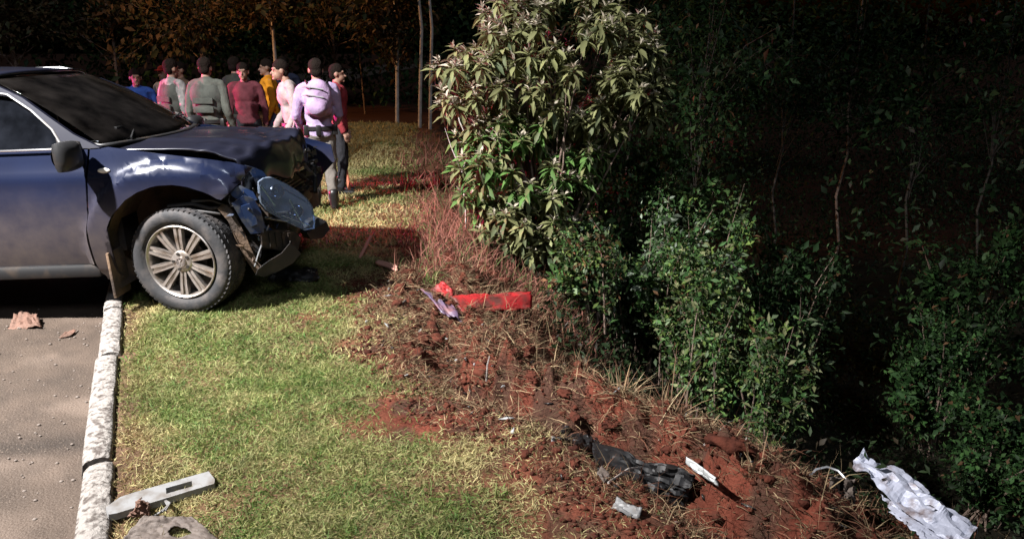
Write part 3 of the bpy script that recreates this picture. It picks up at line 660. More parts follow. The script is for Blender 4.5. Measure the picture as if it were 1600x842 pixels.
plate('fender_shred', [(358, 296), (376, 290), (396, 300), (402, 312), (388, 318), (372, 312), (362, 306)], (.42, -.90), (.70, -.74), M['innerblue'], .012, jit=.03)
br = plate('bumper_bracket', [(362, 318), (380, 306), (396, 310), (408, 330), (414, 352), (412, 364), (392, 366), (378, 346)], (.44, -.92), (.72, -.78), M['innerblue'], .012, jit=.02)
plate('bracket_face', [(376, 322), (390, 318), (399, 336), (402, 350), (392, 354), (383, 342)], (.44, -.935), (.72, -.795), M['innerblue'], .01, parent=br, bulge=.01)
bm = bmesh.new(); c = onplane(389, 327, (.44, -.95), (.72, -.81)); bmesh.ops.create_icosphere(bm, subdivisions=2, radius=.011, matrix=Matrix.Translation(c)); bmobj('bolt', bm, M['black'], br)
plate('bumper_mount', [(408, 362), (430, 360), (462, 362), (470, 372), (466, 390), (440, 392), (410, 386)], (.58, -.84), (.90, -.60), M['dark'], .03, jit=.01)
for k in range(4): plate('rib', [(420 + k * 10, 364), (424 + k * 10, 364), (427 + k * 10, 386), (423 + k * 10, 386)], (.58, -.86), (.90, -.62), M['dark'], .014, parent=TR.children[-1])
plate('torn_bumper_skin', [(402, 420), (420, 408), (440, 396), (452, 380), (462, 386), (470, 396), (458, 412), (436, 424), (412, 432), (400, 430)], (.58, -.88), (.86, -.72), M['black'], .012, jit=.02)
plate('torn_liner', [(348, 318), (362, 326), (372, 346), (384, 370), (396, 395), (406, 420), (398, 428), (384, 404), (368, 372), (356, 346), (340, 326)], (.38, -.86), (.70, -.80), M['liner'], .02, jit=.02)
plate('splash_guard', [(372, 350), (398, 372), (412, 384), (404, 412), (394, 400)], (.40, -.74), (.74, -.66), M['black'], .012, jit=.02)
bm = bmesh.new(); tube(bm, [onplane(x, y, (.5, -.86), (.86, -.62)) for x, y in ((398, 416), (404, 396), (412, 374), (420, 352))], .006, 6); bmobj('bent_stay', bm, M['steel'], TR, 40)
bm = bmesh.new(); tube(bm, [onplane(x, y, (.5, -.82), (.86, -.58)) for x, y in ((414, 340), (430, 343), (448, 346))], .008, 6); bmobj('bent_stay', bm, M['steel'], TR, 40)
for pts in ([(262, 322), (300, 318), (330, 326), (352, 322)], [(275, 330), (310, 330), (345, 334)], [(300, 314), (330, 312), (360, 322), (372, 340)]):
    bm = bmesh.new(); tube(bm, [onplane(x, y, (0, -.86), (.5, -.84)) for x, y in pts], .014, 8); bmobj('loose_wiring', bm, M['black'], TR, 50)
plate('corner_duct', [(488, 346), (500, 340), (510, 346), (514, 358), (505, 372), (486, 374), (478, 364)], (.80, -.62), (.98, -.42), M['black'], .10, jit=.02)
for k_ in range(60):
    nose = k_ >= 36
    x, y = (random.uniform(462, 490), random.uniform(226, 300)) if nose else (random.uniform(352, 482), random.uniform(286, 412))
    if not nose and x > 420 and y < 350 and random.random() < .8: continue
    q0 = onplane(x, y, (.56, -.40), (.64, -.10)) if nose else onplane(x, y, (.46, -.84), (.84, -.60)); a = Vector((random.gauss(0, 1), random.gauss(0, 1), random.gauss(0, 1))).normalized() * random.uniform(.03, .11); sd = a.cross(Vector((random.gauss(0, 1), random.gauss(0, 1), random.gauss(0, 1)))).normalized() * random.uniform(.006, .022)
    bm = bmesh.new(); V_ = []
    for t_ in (0, .35, .7, 1):
        c_ = q0 + a * t_ + Vector((random.gauss(0, .012), random.gauss(0, .012), random.gauss(0, .012))); V_.append((bm.verts.new(c_ - sd * (1.1 - t_ * .8)), bm.verts.new(c_ + sd * (1.1 - t_ * random.uniform(.3, 1)))))
    for (a0_, b0_), (a1_, b1_) in zip(V_, V_[1:]): bm.faces.new((a0_, b0_, b1_, a1_))
    o = bmobj('torn_strip', bm, M[random.choice(['dark', 'black', 'tornblack', 'grey'] if nose else ['dark', 'black', 'grey', 'dark', 'innerblue', 'liner'])], TR); md = o.modifiers.new('t', 'SOLIDIFY'); md.thickness = .003
for k_ in range(9):
    x, y = random.uniform(360, 470), random.uniform(300, 400); q0 = onplane(x, y, (.44, -.82), (.82, -.58)); pts = [q0]
    for _ in range(4): pts.append(pts[-1] + Vector((random.gauss(0, .03), random.gauss(0, .03), random.gauss(-.02, .03))))
    bm = bmesh.new(); tube(bm, pts, random.uniform(.002, .005), 5); bmobj('loose_wiring', bm, M['black'], TR, 60)

# wheels
def make_wheel(steer=0):
    w_ = empty('wheel')
    bm = bmesh.new(); Rt, hw = .392, .128
    lathe(bm, [(.262, .085), (.275, .108), (.30, .123), (.335, .128), (.365, .121), (.380, .108), (.388, .092), (Rt, .05), (Rt, 0), (Rt, -.05), (.388, -.092), (.380, -.108), (.365, -.121), (.335, -.128), (.30, -.123), (.262, -.085)], 72)
    ty = bmobj('tyre', bm, M['rubber'], w_, 40)
    bm = bmesh.new()
    for k in range(60):
        for o, ph in ((-.093, .5), (-.045, 0), (.0, .5), (.045, 0), (.093, .5)):
            a = 2 * math.pi * (k + ph) / 60; m_ = Matrix.Rotation(a, 4, 'Y') @ Matrix.Translation((0, o, Rt + (-.009 if abs(o) > .09 else -.003))) @ Matrix.Rotation(R(18 if o >= 0 else -18), 4, 'Z') @ Matrix.Diagonal((.030, .034, .012, 1))
            bmesh.ops.create_cube(bm, size=1, matrix=m_)
    bmobj('tread', bm, M['rubber'], ty)
    bm = bmesh.new(); lathe(bm, [(.272, -.112), (.266, -.118), (.258, -.112), (.250, -.095), (.246, -.05), (.244, .06), (.266, .09)], 64); rim = bmobj('rim', bm, M['alloy'], w_, 40)
    bm = bmesh.new(); lathe(bm, [(.245, .0), (.02, .0)], 40); bmobj('brake_backing', bm, M['alloydark'], w_)
    bm = bmesh.new(); lathe(bm, [(.165, -.03), (.165, -.045), (.06, -.045)], 40); bmobj('brake_disc', bm, M['dark'], w_, 40)
    for k in range(10):
        bm = bmesh.new(); a = 2 * math.pi * k / 10
        for s_ in (-1, 1):
            P = [(s_ * .004, .055), (s_ * .022, .055), (s_ * .027, .16), (s_ * .031, .252), (s_ * .010, .252), (s_ * .007, .16)]
            q = [(x, -.088 - .018 * min(1, (z - .05) / .12), z) for x, z in P]
            if s_ < 0: q = q[::-1]
            prism(bm, q, (0, .030, 0))
        prism(bm, [(-.02, -.082, .055), (.02, -.082, .055), (.026, -.092, .25), (-.026, -.092, .25)], (0, .03, 0))
        bmesh.ops.rotate(bm, verts=bm.verts, matrix=Matrix.Rotation(a, 3, 'Y')); bmobj('spoke', bm, M['alloy'], rim, 30)
    bm = bmesh.new(); lathe(bm, [(.082, -.06), (.080, -.092), (.070, -.100), (.040, -.101)], 32); lathe(bm, [(.040, -.101), (.038, -.110), (.001, -.112)], 28); hub = bmobj('hub', bm, M['alloy'], w_, 40)
    for k in range(5):
        bm = bmesh.new(); a = 2 * math.pi * (k + .5) / 5; bmesh.ops.create_cone(bm, cap_ends=True, segments=8, radius1=.012, radius2=.012, depth=.016, matrix=Matrix.Translation((.060 * math.cos(a), -.100, .060 * math.sin(a))) @ Matrix.Rotation(R(90), 4, 'X')); bmobj('lug_nut', bm, M['alloydark'], hub)
    # round badge with two stacked letters
    bm = bmesh.new(); lathe(bm, [(.034, -.1125), (.034, -.116), (.030, -.116), (.030, -.1125)], 28)
    def st(a, b):
        a = Vector((a[0], -.1145, a[1])); b = Vector((b[0], -.1145, b[1])); d_ = (b - a); box(bm, (a + b) / 2, (d_.length, .004, .0048), Vector((1, 0, 0)).rotation_difference(d_.normalized()))
    for s_ in (-1, 1):
        st((s_ * .013, .027), (0, .003)); st((s_ * .026, .014), (s_ * .011, -.026)); st((s_ * .011, -.026), (0, -.004))
    bmobj('badge', bm, M['chrome'], hub)
    return w_
w0 = make_wheel(); w0.parent = TR; w0.location = (0, -.805, .388); w0.rotation_euler = (0, R(3), R(-9))
for x, y, rz in ((0, .805, 180 - 9), (REAR_X, -.805, 0), (REAR_X, .805, 180)):
    c = copy_tree(w0, TR); c.location = (x, y, .388); c.rotation_euler = (0, R(random.uniform(0, 30)), R(rz))

# ------------------------------------------------------------------ patrol car parked beyond the left edge, its roof beacons turning red and blue
PC = empty('patrol_car', (-12.2, 10.9, ROAD_Z), (0, 0, R(80))); tag(PC, 'white patrol car with red and blue roof beacons, parked left of the picture', 'car')
carp = mat('white_car_paint', (.7, .7, .7), .3, 0, 1)
def loft(name, secs, m, parent):
    bm = bmesh.new(); rings = [[bm.verts.new(p) for p in s] for s in secs]; n = len(secs[0])
    for a, b in zip(rings, rings[1:]):
        for k in range(n): bm.faces.new((a[k], a[(k + 1) % n], b[(k + 1) % n], b[k]))
    bm.faces.new(rings[0]); bm.faces.new(rings[-1]); return bmobj(name, bm, m, parent, 40)
def csec(x, w_, z0, z1): return [(x, -w_, z0 + .1), (x, -w_ * .9, z0), (x, w_ * .9, z0), (x, w_, z0 + .1), (x, w_, z1 - .08), (x, w_ * .9, z1), (x, -w_ * .9, z1), (x, -w_, z1 - .08)]
loft('body', [csec(x, w_, z0, z1) for x, w_, z0, z1 in ((2.15, .6, .35, .68), (2.0, .82, .25, .78), (1.2, .88, .22, .92), (.9, .88, .22, .96), (-1.7, .88, .22, 1.0), (-2.1, .84, .28, .98), (-2.2, .7, .4, .9))], carp, PC)
loft('cabin', [csec(x, w_, .9, z1) for x, w_, z1 in ((.95, .80, .98), (.25, .70, 1.46), (-.9, .70, 1.48), (-1.75, .78, 1.02))], mat('car_glass', (.02, .02, .025), .08), PC)
bm = bmesh.new(); box(bm, (-.35, 0, 1.485), (1.15, 1.28, .04), bevel=.015); bmobj('roof', bm, carp, PC, 40)
for x in (1.35, -1.35):
    for s_ in (-1, 1):
        bm = bmesh.new(); lathe(bm, [(.2, s_ * .09), (.3, s_ * .1), (.32, s_ * .07), (.32, -s_ * .07), (.3, -s_ * .1), (.2, -s_ * .09), (.18, 0)], 28); bmesh.ops.translate(bm, verts=bm.verts, vec=(x, s_ * .80, .32)); bmobj('wheel', bm, M['rubber'], PC, 40)
bm = bmesh.new(); box(bm, (-.2, 0, 1.53), (.26, 1.15, .05), bevel=.01); lb = bmobj('light_bar', bm, M['black'], PC)
for y, colb, pw in ((-.36, (1, .03, .05), RED_POWER), (.36, (.20, .12, 1), BLUE_POWER)):
    bm = bmesh.new(); box(bm, (-.2, y, 1.60), (.24, .40, .09), bevel=.03); bmobj('beacon', bm, emit('beacon_glow', colb, 6), lb, 40)
    d = bpy.data.lights.new('beacon_light', 'SPOT'); d.energy = pw; d.color = colb; d.shadow_soft_size = .12; d.spot_size = R(30); d.spot_blend = 1
    o = bpy.data.objects.new('beacon_light', d); COL.objects.link(o); o.parent = lb; o.location = (-.2, y, 1.78); o.rotation_euler = (Matrix.Rotation(R(-80), 3, 'Z') @ (Vector((-1.2, 9.5, .3)) - Vector((-12.2, 10.9, 1.65)))).to_track_quat('-Z', 'Y').to_euler()

# ------------------------------------------------------------------ foliage
LT = np.array([(0, 0, 0), (-.34, .25, .05), (0, .27, .0), (.34, .25, .05), (-.46, .58, .0), (0, .60, -.06), (.46, .58, .0), (0, 1, -.24)])
LTF3 = np.array([(0, 2, 1), (0, 3, 2), (4, 5, 7), (5, 6, 7)]); LTF4 = np.array([(1, 2, 5, 4), (2, 3, 6, 5)])
LS = np.array([(0, 0, 0), (-.5, .45, .08), (0, .5, 0), (.5, .45, .08), (0, 1, -.12)]); LSF = np.array([(0, 2, 1), (0, 3, 2), (1, 2, 4), (2, 3, 4)])
def unit(v): return v / np.maximum(np.linalg.norm(v, axis=-1, keepdims=True), 1e-9)
def frames(D, roll):
    up = np.zeros_like(D); up[:, 2] = 1; up[:, 0] += .02
    s = unit(np.cross(D, up)); n = np.cross(s, D)
    c = np.cos(roll)[:, None]; k = np.sin(roll)[:, None]
    return s * c + n * k, n * c - s * k
def leaf_arrays(P, D, L, Wd, roll, col, small=False):
    S, N = frames(D, roll); T = LS if small else LT
    V = P[:, None] + T[None, :, 0:1] * (S * Wd[:, None])[:, None] + T[None, :, 1:2] * (D * L[:, None])[:, None] + T[None, :, 2:3] * (N * L[:, None])[:, None]
    n = len(P); b = np.arange(n)[:, None, None] * len(T)
    C = np.repeat(col, len(T), axis=0)
    if small: return V.reshape(-1, 3), [(b + LSF).reshape(-1, 3)], C
    return V.reshape(-1, 3), [(b + LTF3).reshape(-1, 3), (b + LTF4).reshape(-1, 4)], C
def clump_leaves(cs, out, per, L, wr, droop, cols, spread=.1, bright=None):
    """leaves around clump centres cs, out = outward directions; L one length per clump"""
    n = len(cs) * per; P = np.repeat(cs, per, 0) + rng.normal(0, spread, (n, 3)); O = np.repeat(out, per, 0)
    D = unit(O * .7 + rng.normal(0, .65, (n, 3)) + np.array([0, 0, -droop])); Ln = np.repeat(np.broadcast_to(L, len(cs)), per) * rng.uniform(.5, 1.3, n)
    pick = rng.integers(0, len(cols), n); C = np.array(cols)[pick] * rng.uniform(.5, 1.4, n)[:, None]
    if bright is not None: C = C * np.repeat(bright, per)[:, None]
    dead = rng.random(n) < .04; C[dead] = np.array([.11, .06, .03]) * rng.uniform(.5, 1.2, dead.sum())[:, None]
    return P, D, Ln, Ln * wr * rng.uniform(.7, 1.3, n), rng.normal(0, .7, n), C
def stems(name, base, tips, r, m, parent, n=5):
    bm = bmesh.new(); base = Vector(base)
    for t in tips:
        t = Vector(t); mid = base.lerp(t, .5) + Vector((random.uniform(-.1, .1), random.uniform(-.1, .1), (t - base).length * .08))
        q = base.lerp(t, .22) + Vector((random.uniform(-.03, .03), random.uniform(-.03, .03), .03))
        tube(bm, [base, q, mid, t], [r, r * .75, r * .5, r * .18], n)
    return bmobj(name, bm, m, parent, 60)
def bush(name, label, cat, c, rad, base, nc, per, L, wr, cols, group=None, droop=.25, barkm='bark', spread=.075, sr=.014, high=False):
    """arching branches from the base (or from the top of a trunk), each set with leaf clumps"""
    c = np.array(c, float); rad = np.array(rad, float); b = np.array(base, float); o = empty(name, base); tag(o, label, cat, group)
    z0 = .0 if not high else max(.3, (c[2] - b[2]) - rad[2] * .8)
    nb = max(12, nc // 8); kc = 9; CS, OUT, LL, BR = [], [], [], []; bm = bmesh.new()
    for q in range(nb):
        u = unit(rng.normal(0, 1, 3)); u[2] = abs(u[2]) * 1.2 - (.55 if rng.random() < .6 else .1)
        tgt = c + u * rad * rng.uniform(.55, 1.30); st = b + np.array([rng.normal(0, .10 if not high else .02), rng.normal(0, .10 if not high else .02), z0 + (rng.uniform(0, rad[2]) if high else 0)])
        ctl = st * .45 + tgt * .55 + np.array([0, 0, .35 * np.linalg.norm(tgt - st) * .6]) + rng.normal(0, .12, 3)
        T = np.sort(np.clip(rng.uniform(.25, 1.02, kc), 0, 1))[:, None]
        pt = st * (1 - T) ** 2 + 2 * ctl * T * (1 - T) + tgt * T ** 2; tn = unit(2 * (ctl - st) * (1 - T) + 2 * (tgt - ctl) * T)
        CS.append(pt); OUT.append(tn); LL.append(np.full(kc, L * rng.uniform(.6, 1.45))); BR.append(np.full(kc, rng.uniform(.6, 1.35)))
        P4 = [tuple(st * (1 - t) ** 2 + 2 * ctl * t * (1 - t) + tgt * t * t - b) for t in (0, .3, .65, 1)]; tube(bm, P4, [sr, sr * .8, sr * .5, sr * .2], 4, cap=False)
    cs = np.concatenate(CS); P, D, Ln, Wd, ro, C = clump_leaves(cs, np.concatenate(OUT), per, np.concatenate(LL), wr, droop, cols, spread, np.concatenate(BR))
    V, F, C = leaf_arrays(P - b, D, Ln, Wd, ro, C, small=True)
    npmesh('crown', V, F, M['leaf'], o, colors=C)
    bmobj('branches' if high else 'trunk', bm, M[barkm], o, 60)
    return o

# pale-leaved tree at the break of slope
tb = np.array([.36, 8.2, hz(.36, 8.2)]); TREE = empty('broad_leaved_tree', tb); tag(TREE, 'small tree with long drooping grey-green leaves and pale shoots at the lawn edge', 'tree')
def shell_pts(n, c, r, lo=.55):
    u = unit(rng.normal(0, 1, (n, 3))); q = rng.uniform(lo, 1, n)[:, None] ** .5
    return np.array(c) + u * np.array(r) * q * (.86 + .28 * rng.random((n, 1))), u
sets = [shell_pts(230, (.50, 8.3, 1.72), (1.20, .85, .80), .4), shell_pts(46, (-.42, 7.95, 1.45), (.42, .5, .42), .3), shell_pts(46, (1.32, 8.3, 1.55), (.42, .5, .55), .3), shell_pts(120, (.0, 7.95, .55), (.66, .50, .74), .3), shell_pts(60, (.12, 7.75, .10), (.56, .38, .40), .2), shell_pts(46, (.70, 8.25, .75), (.45, .4, .5), .2)]
kind = np.concatenate([np.full(len(s[0]), k) for k, s in enumerate(sets)])
cs = np.concatenate([s[0] for s in sets]); us = np.concatenate([s[1] for s in sets])
ok = cs[:, 2] > -.25; cs, us, kind = cs[ok], us[ok], kind[ok]
allL = []
for c, u, k in zip(cs, us, kind):
    nl = random.randint(17, 25); axis_ = unit(np.array([u[0] * .5, u[1] * .5, .9]))
    for i in range(nl):
        f = i / nl; a = i * 2.4 + random.random(); hor = np.array([math.cos(a), math.sin(a), 0])
        el = 1.1 - 2.3 * f + random.gauss(0, .18)          # young leaves stand up, old ones hang
        d = hor * math.cos(el) + axis_ * math.sin(el); d = d / np.linalg.norm(d)
        Ln = (.075 + .105 * min(1, f * 1.8)) * random.uniform(.8, 1.15)
        if f < (.36 if (k == 1 or (k == 0 and u[2] > .25 and u[0] < .4)) else .2): col = np.array([.46, .41, .32]) * random.uniform(.75, 1.15)  # more pale tips upper left, lamplight put into leaf colour
        elif k in (3, 5) and random.random() < .55: col = np.array([.095, .185, .048]) * random.uniform(.6, 1.5)
        else: col = np.array([.165, .172, .076]) * random.uniform(.55, 1.45)
        allL.append((c + axis_ * .05 * (1 - f) - axis_ * .06 * f, d, Ln, Ln * random.uniform(.26, .38), random.gauss(0, .35), col))
P = np.array([a[0] for a in allL]); D = np.array([a[1] for a in allL]); Ln = np.array([a[2] for a in allL]); Wd = np.array([a[3] for a in allL]); ro = np.array([a[4] for a in allL]); CC = np.array([a[5] for a in allL])
camv = unit(np.array([0, 0, CAM_H]) - P); Sx, Nx = frames(D, ro)
score = Ln * np.linalg.norm(np.cross(D, camv), axis=1) * (.3 + abs((Nx * camv).sum(1))) / np.linalg.norm(P - np.array([0, 0, CAM_H]), axis=1) * ((us[np.repeat(np.arange(len(cs)), 1)][:, 1]).mean() * 0 + 1)
score = score * (P[:, 1] < 8.15)
big = np.zeros(len(P), bool); big[np.argsort(-score)[:300]] = True
stm = stems('trunk', (0, 0, -.2), [tuple(c - tb - .06 * u) for c, u in zip(cs[::11], us[::11])], .022, M['bark'], TREE, 6)
crown = empty('crown', (0, 0, 0)); crown.parent = TREE
V, F, C = leaf_arrays(P[~big] - tb, D[~big], Ln[~big], Wd[~big], ro[~big], CC[~big])
fo = npmesh('foliage', V, F, M['leaf'], crown, colors=C, smooth=True); fo['kind'] = 'stuff'
lmesh = []
for cvar in ((.42, .38, .27), (.085, .11, .055), (.12, .14, .07), (.075, .15, .035)):
    me = npmesh('leaf', LT, [LTF3, LTF4], M['leaf'], colors=np.tile(cvar, (8, 1)), smooth=True); lmesh.append((np.array(cvar), me.data)); bpy.data.objects.remove(me)
for i in np.where(big)[0]:
    me = min(lmesh, key=lambda q: abs(q[0] - CC[i]).sum())[1]
    o = bpy.data.objects.new('leaf', me); COL.objects.link(o); o.parent = crown
    m_ = Matrix([(Sx[i][r] * Wd[i], D[i][r] * Ln[i], Nx[i][r] * Ln[i], P[i][r] - tb[r]) for r in range(3)] + [(0, 0, 0, 1)]); o.matrix_local = m_
# bare bent sapling left of it
bm = bmesh.new(); q = [WY(728, 330, 8.0), WY(722, 270, 8.0), WY(735, 228, 8.0), WY(718, 190, 8.0), WY(712, 165, 8.05)]; tube(bm, [q[0] - Vector((0, 0, .5))] + q, [.014, .012, .010, .009, .007, .004], 6)
tube(bm, [q[1], WY(705, 230, 8), WY(695, 200, 8)], [.008, .006, .003], 5)
tag(bmobj('bare_sapling', bm, M['palebark'], None, 60), 'thin bare crooked sapling left of the drooping-leaved tree', 'sapling')

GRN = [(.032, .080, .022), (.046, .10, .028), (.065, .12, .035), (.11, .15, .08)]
DRK = [(.012, .033, .009), (.017, .043, .012), (.026, .054, .017)]  # unlit gloom of ravine and wood put into the leaf colours
YEL = [(.10, .15, .035), (.06, .11, .03), (.16, .17, .08)]
def at_bush(name, label, px, py, Y, rpx, rpz, depth, nc, per, L, wr, cols, **kw):
    c = WY(px, py, Y); ppm = FPX / (Y * math.cos(PITCH) + .4)
    bx_, by_ = c.x, Y + .15; base = (bx_, by_, hz(bx_, by_))
    return bush(name, label, 'shrub', c, (rpx / ppm, depth, rpz / ppm), base, nc, per, L, wr, cols, group='shrubs of the dark ravine', **kw)
at_bush('leafy_shrub', 'dense green shrub right behind the drooping-leaved tree', 940, 300, 9.2, 95, 110, .7, 190, 34, .085, .5, GRN)
at_bush('leafy_shrub', 'tall green shrub right of the drooping-leaved tree, its leaves catching light', 1030, 285, 9.0, 80, 105, .7, 160, 34, .085, .5, GRN)
at_bush('leafy_shrub', 'low shrub with whitish-green leaf tips at the foot of the tall green shrubs', 1010, 390, 8.0, 110, 75, .6, 170, 32, .08, .42, GRN + [(.20, .24, .18)])
at_bush('leafy_shrub', 'brownish green shrub just above the torn bank, right of the red panel', 920, 410, 7.2, 70, 55, .5, 100, 28, .07, .45, GRN + YEL + [(.16, .08, .04)])
at_bush('leafy_shrub', 'yellowish green shrub hanging over the edge of the dark gap', 1110, 480, 7.0, 75, 65, .5, 120, 30, .07, .45, YEL + GRN)
at_bush('leafy_shrub', 'light green sprig shrub lowest in the dark gap', 1215, 555, 6.4, 70, 60, .45, 90, 26, .08, .35, YEL + GRN)
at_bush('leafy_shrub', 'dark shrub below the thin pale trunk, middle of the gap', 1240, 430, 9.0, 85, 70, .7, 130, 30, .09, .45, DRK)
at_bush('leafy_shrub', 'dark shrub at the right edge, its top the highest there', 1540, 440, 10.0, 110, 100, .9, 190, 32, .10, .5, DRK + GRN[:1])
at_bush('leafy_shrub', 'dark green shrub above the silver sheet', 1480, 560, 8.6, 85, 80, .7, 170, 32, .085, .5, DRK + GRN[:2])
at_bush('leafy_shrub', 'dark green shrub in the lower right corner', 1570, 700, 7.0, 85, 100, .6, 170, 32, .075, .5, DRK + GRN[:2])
at_bush('leafy_shrub', 'yellow-green shrub filling the dip between the low whitish shrub and the overhanging one', 1060, 440, 7.6, 75, 70, .5, 130, 30, .07, .45, YEL + GRN)
at_bush('leafy_shrub', 'tall loose green shrub behind the whitish-tipped one', 1095, 350, 8.8, 75, 95, .6, 150, 30, .085, .45, GRN + YEL[:1])
at_bush('leafy_shrub', 'mid green shrub at the right foot of the drooping-leaved tree', 890, 350, 8.5, 65, 75, .5, 120, 30, .08, .45, GRN)
# dark trees of the wood on the right
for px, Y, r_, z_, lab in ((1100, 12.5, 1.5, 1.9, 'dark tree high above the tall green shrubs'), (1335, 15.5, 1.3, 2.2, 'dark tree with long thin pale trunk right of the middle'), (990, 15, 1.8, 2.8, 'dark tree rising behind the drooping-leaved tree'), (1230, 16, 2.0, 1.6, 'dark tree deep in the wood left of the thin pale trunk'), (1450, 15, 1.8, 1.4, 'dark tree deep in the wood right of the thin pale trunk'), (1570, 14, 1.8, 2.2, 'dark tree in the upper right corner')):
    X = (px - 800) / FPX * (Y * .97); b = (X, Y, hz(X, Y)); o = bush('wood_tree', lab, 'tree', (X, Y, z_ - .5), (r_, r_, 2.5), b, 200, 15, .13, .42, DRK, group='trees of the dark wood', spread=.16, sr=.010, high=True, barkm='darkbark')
    bm = bmesh.new(); x0 = random.uniform(-.25, .25); k_ = .42 if px == 1335 else random.uniform(.25, .4)
    tube(bm, [(0, 0, -.2), (.10, 0, 1.2), (-.08, 0, 2.2), (.06 + x0 * .4, 0, 3.1), (-.04 + x0 * .6, 0, 4.0), (.05 + x0, 0, 5.0), (x0, .1, 6.6)], [.085 * k_, .075 * k_, .07 * k_, .06 * k_, .055 * k_, .045 * k_, .02], 7)
    bmobj('trunk', bm, M['bark' if px == 1335 else 'darkbark'], o, 60)
# roadside trees at the far end of the lawn, left
BRN = [(.085, .055, .025), (.07, .055, .022), (.05, .055, .02), (.10, .06, .03)]  # part of the warm lamplight put into the leaf colours
far_trees = [(40, 24, 2.4, 2.2, 'rust-lit tree behind the pickup roof, far left', .05), (190, 25, 2.6, 2.6, 'tall brownish tree over the crowd, left of the pale pole-like trunk', .05), (330, 24, 2.8, 2.3, 'brown-green tree above the officer in grey vest', .05), (437, 22, 3.6, 1.6, 'slim tree with pale pinkish trunk right of the crowd', .06),
             (530, 26, 2.8, 2.2, 'dim tree behind the person with the backpack', .05), (620, 20.2, 2.7, 1.5, 'orange-tinged tree with pinkish trunk at the end of the lawn', .055), (655, 19, 4.6, 1.3, 'tree with straight grey trunk, left of the pair', .05), (671, 18.6, 4.9, 1.2, 'tree with slightly bowed grey trunk, right of the pair', .045), (572, 23, 4.0, 1.5, 'thin dim tree left of the pinkish trunk', .035)]
for px, Y, z_, r_, lab, tr_ in far_trees:
    X = (px - 800) / FPX * (Y * .985); b = (X, Y, gz(X, Y))
    o = bush('roadside_tree', lab, 'tree', (X, Y, z_), (r_, r_ * .8, 1.7), b, 170, 15, .19, .45, BRN if px < 640 else DRK, group='trees at the end of the lawn', spread=.25, sr=.02, high=True)
    bm = bmesh.new(); bow = random.uniform(-.15, .15); tube(bm, [(0, 0, -.2), (bow * .5, 0, 1.2), (bow, 0, 2.4), (bow * .3, 0, 4.0), (0, 0, 6.5)], [tr_, tr_ * .9, tr_ * .8, tr_ * .6, tr_ * .3], 8); bmobj('trunk', bm, M['palebark' if px in (437, 620, 655, 671) else 'bark'], o, 60)
# wood edge that reads as one mass
nm = 26000; Xm = rng.uniform(-16, 16, nm); Ym = 26 + rng.uniform(0, 5, nm) + .12 * Xm; Zm = rng.uniform(-1, 7.5, nm) * (.6 + .5 * vnoise(Xm * .5, Ym * .4, 7)); 
Pm = np.stack([Xm, Ym, Zm], -1); Dm = unit(rng.normal(0, 1, (nm, 3))); Lm = rng.uniform(.16, .34, nm)
V, F, C = leaf_arrays(Pm, Dm, Lm, Lm * .5, rng.normal(0, 1, nm), np.array(DRK)[rng.integers(0, 3, nm)], small=True)
tag(npmesh('far_wood', V, F, M['leaf'], colors=C), 'dark mass of far woodland closing the view', 'woodland', kind='stuff')
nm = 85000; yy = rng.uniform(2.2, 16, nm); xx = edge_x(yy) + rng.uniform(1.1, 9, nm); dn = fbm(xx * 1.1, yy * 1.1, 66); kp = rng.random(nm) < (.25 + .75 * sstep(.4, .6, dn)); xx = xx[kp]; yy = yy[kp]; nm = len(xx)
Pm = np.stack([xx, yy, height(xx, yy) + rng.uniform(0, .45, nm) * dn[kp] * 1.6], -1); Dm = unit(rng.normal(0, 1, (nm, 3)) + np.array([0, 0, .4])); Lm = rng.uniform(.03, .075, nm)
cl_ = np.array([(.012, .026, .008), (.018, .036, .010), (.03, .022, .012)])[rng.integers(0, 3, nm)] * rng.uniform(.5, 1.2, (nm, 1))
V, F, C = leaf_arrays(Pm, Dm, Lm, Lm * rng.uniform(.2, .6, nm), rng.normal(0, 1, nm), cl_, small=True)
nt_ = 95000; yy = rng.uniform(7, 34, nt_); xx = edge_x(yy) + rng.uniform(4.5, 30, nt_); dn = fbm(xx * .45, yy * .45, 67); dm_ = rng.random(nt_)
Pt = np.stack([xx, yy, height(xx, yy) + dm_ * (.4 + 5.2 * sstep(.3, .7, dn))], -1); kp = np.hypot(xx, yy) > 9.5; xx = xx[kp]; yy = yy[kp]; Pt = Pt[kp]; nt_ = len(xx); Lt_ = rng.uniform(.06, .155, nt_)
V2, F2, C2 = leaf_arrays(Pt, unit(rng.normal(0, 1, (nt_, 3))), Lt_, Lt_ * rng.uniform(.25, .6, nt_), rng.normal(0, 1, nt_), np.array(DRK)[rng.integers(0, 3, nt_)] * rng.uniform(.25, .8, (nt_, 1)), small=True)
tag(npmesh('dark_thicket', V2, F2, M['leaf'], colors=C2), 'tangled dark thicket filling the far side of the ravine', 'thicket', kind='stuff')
tag(npmesh('ravine_undergrowth', V, F, M['leaf'], colors=C), 'dark low undergrowth covering the floor of the ravine', 'undergrowth', kind='stuff')
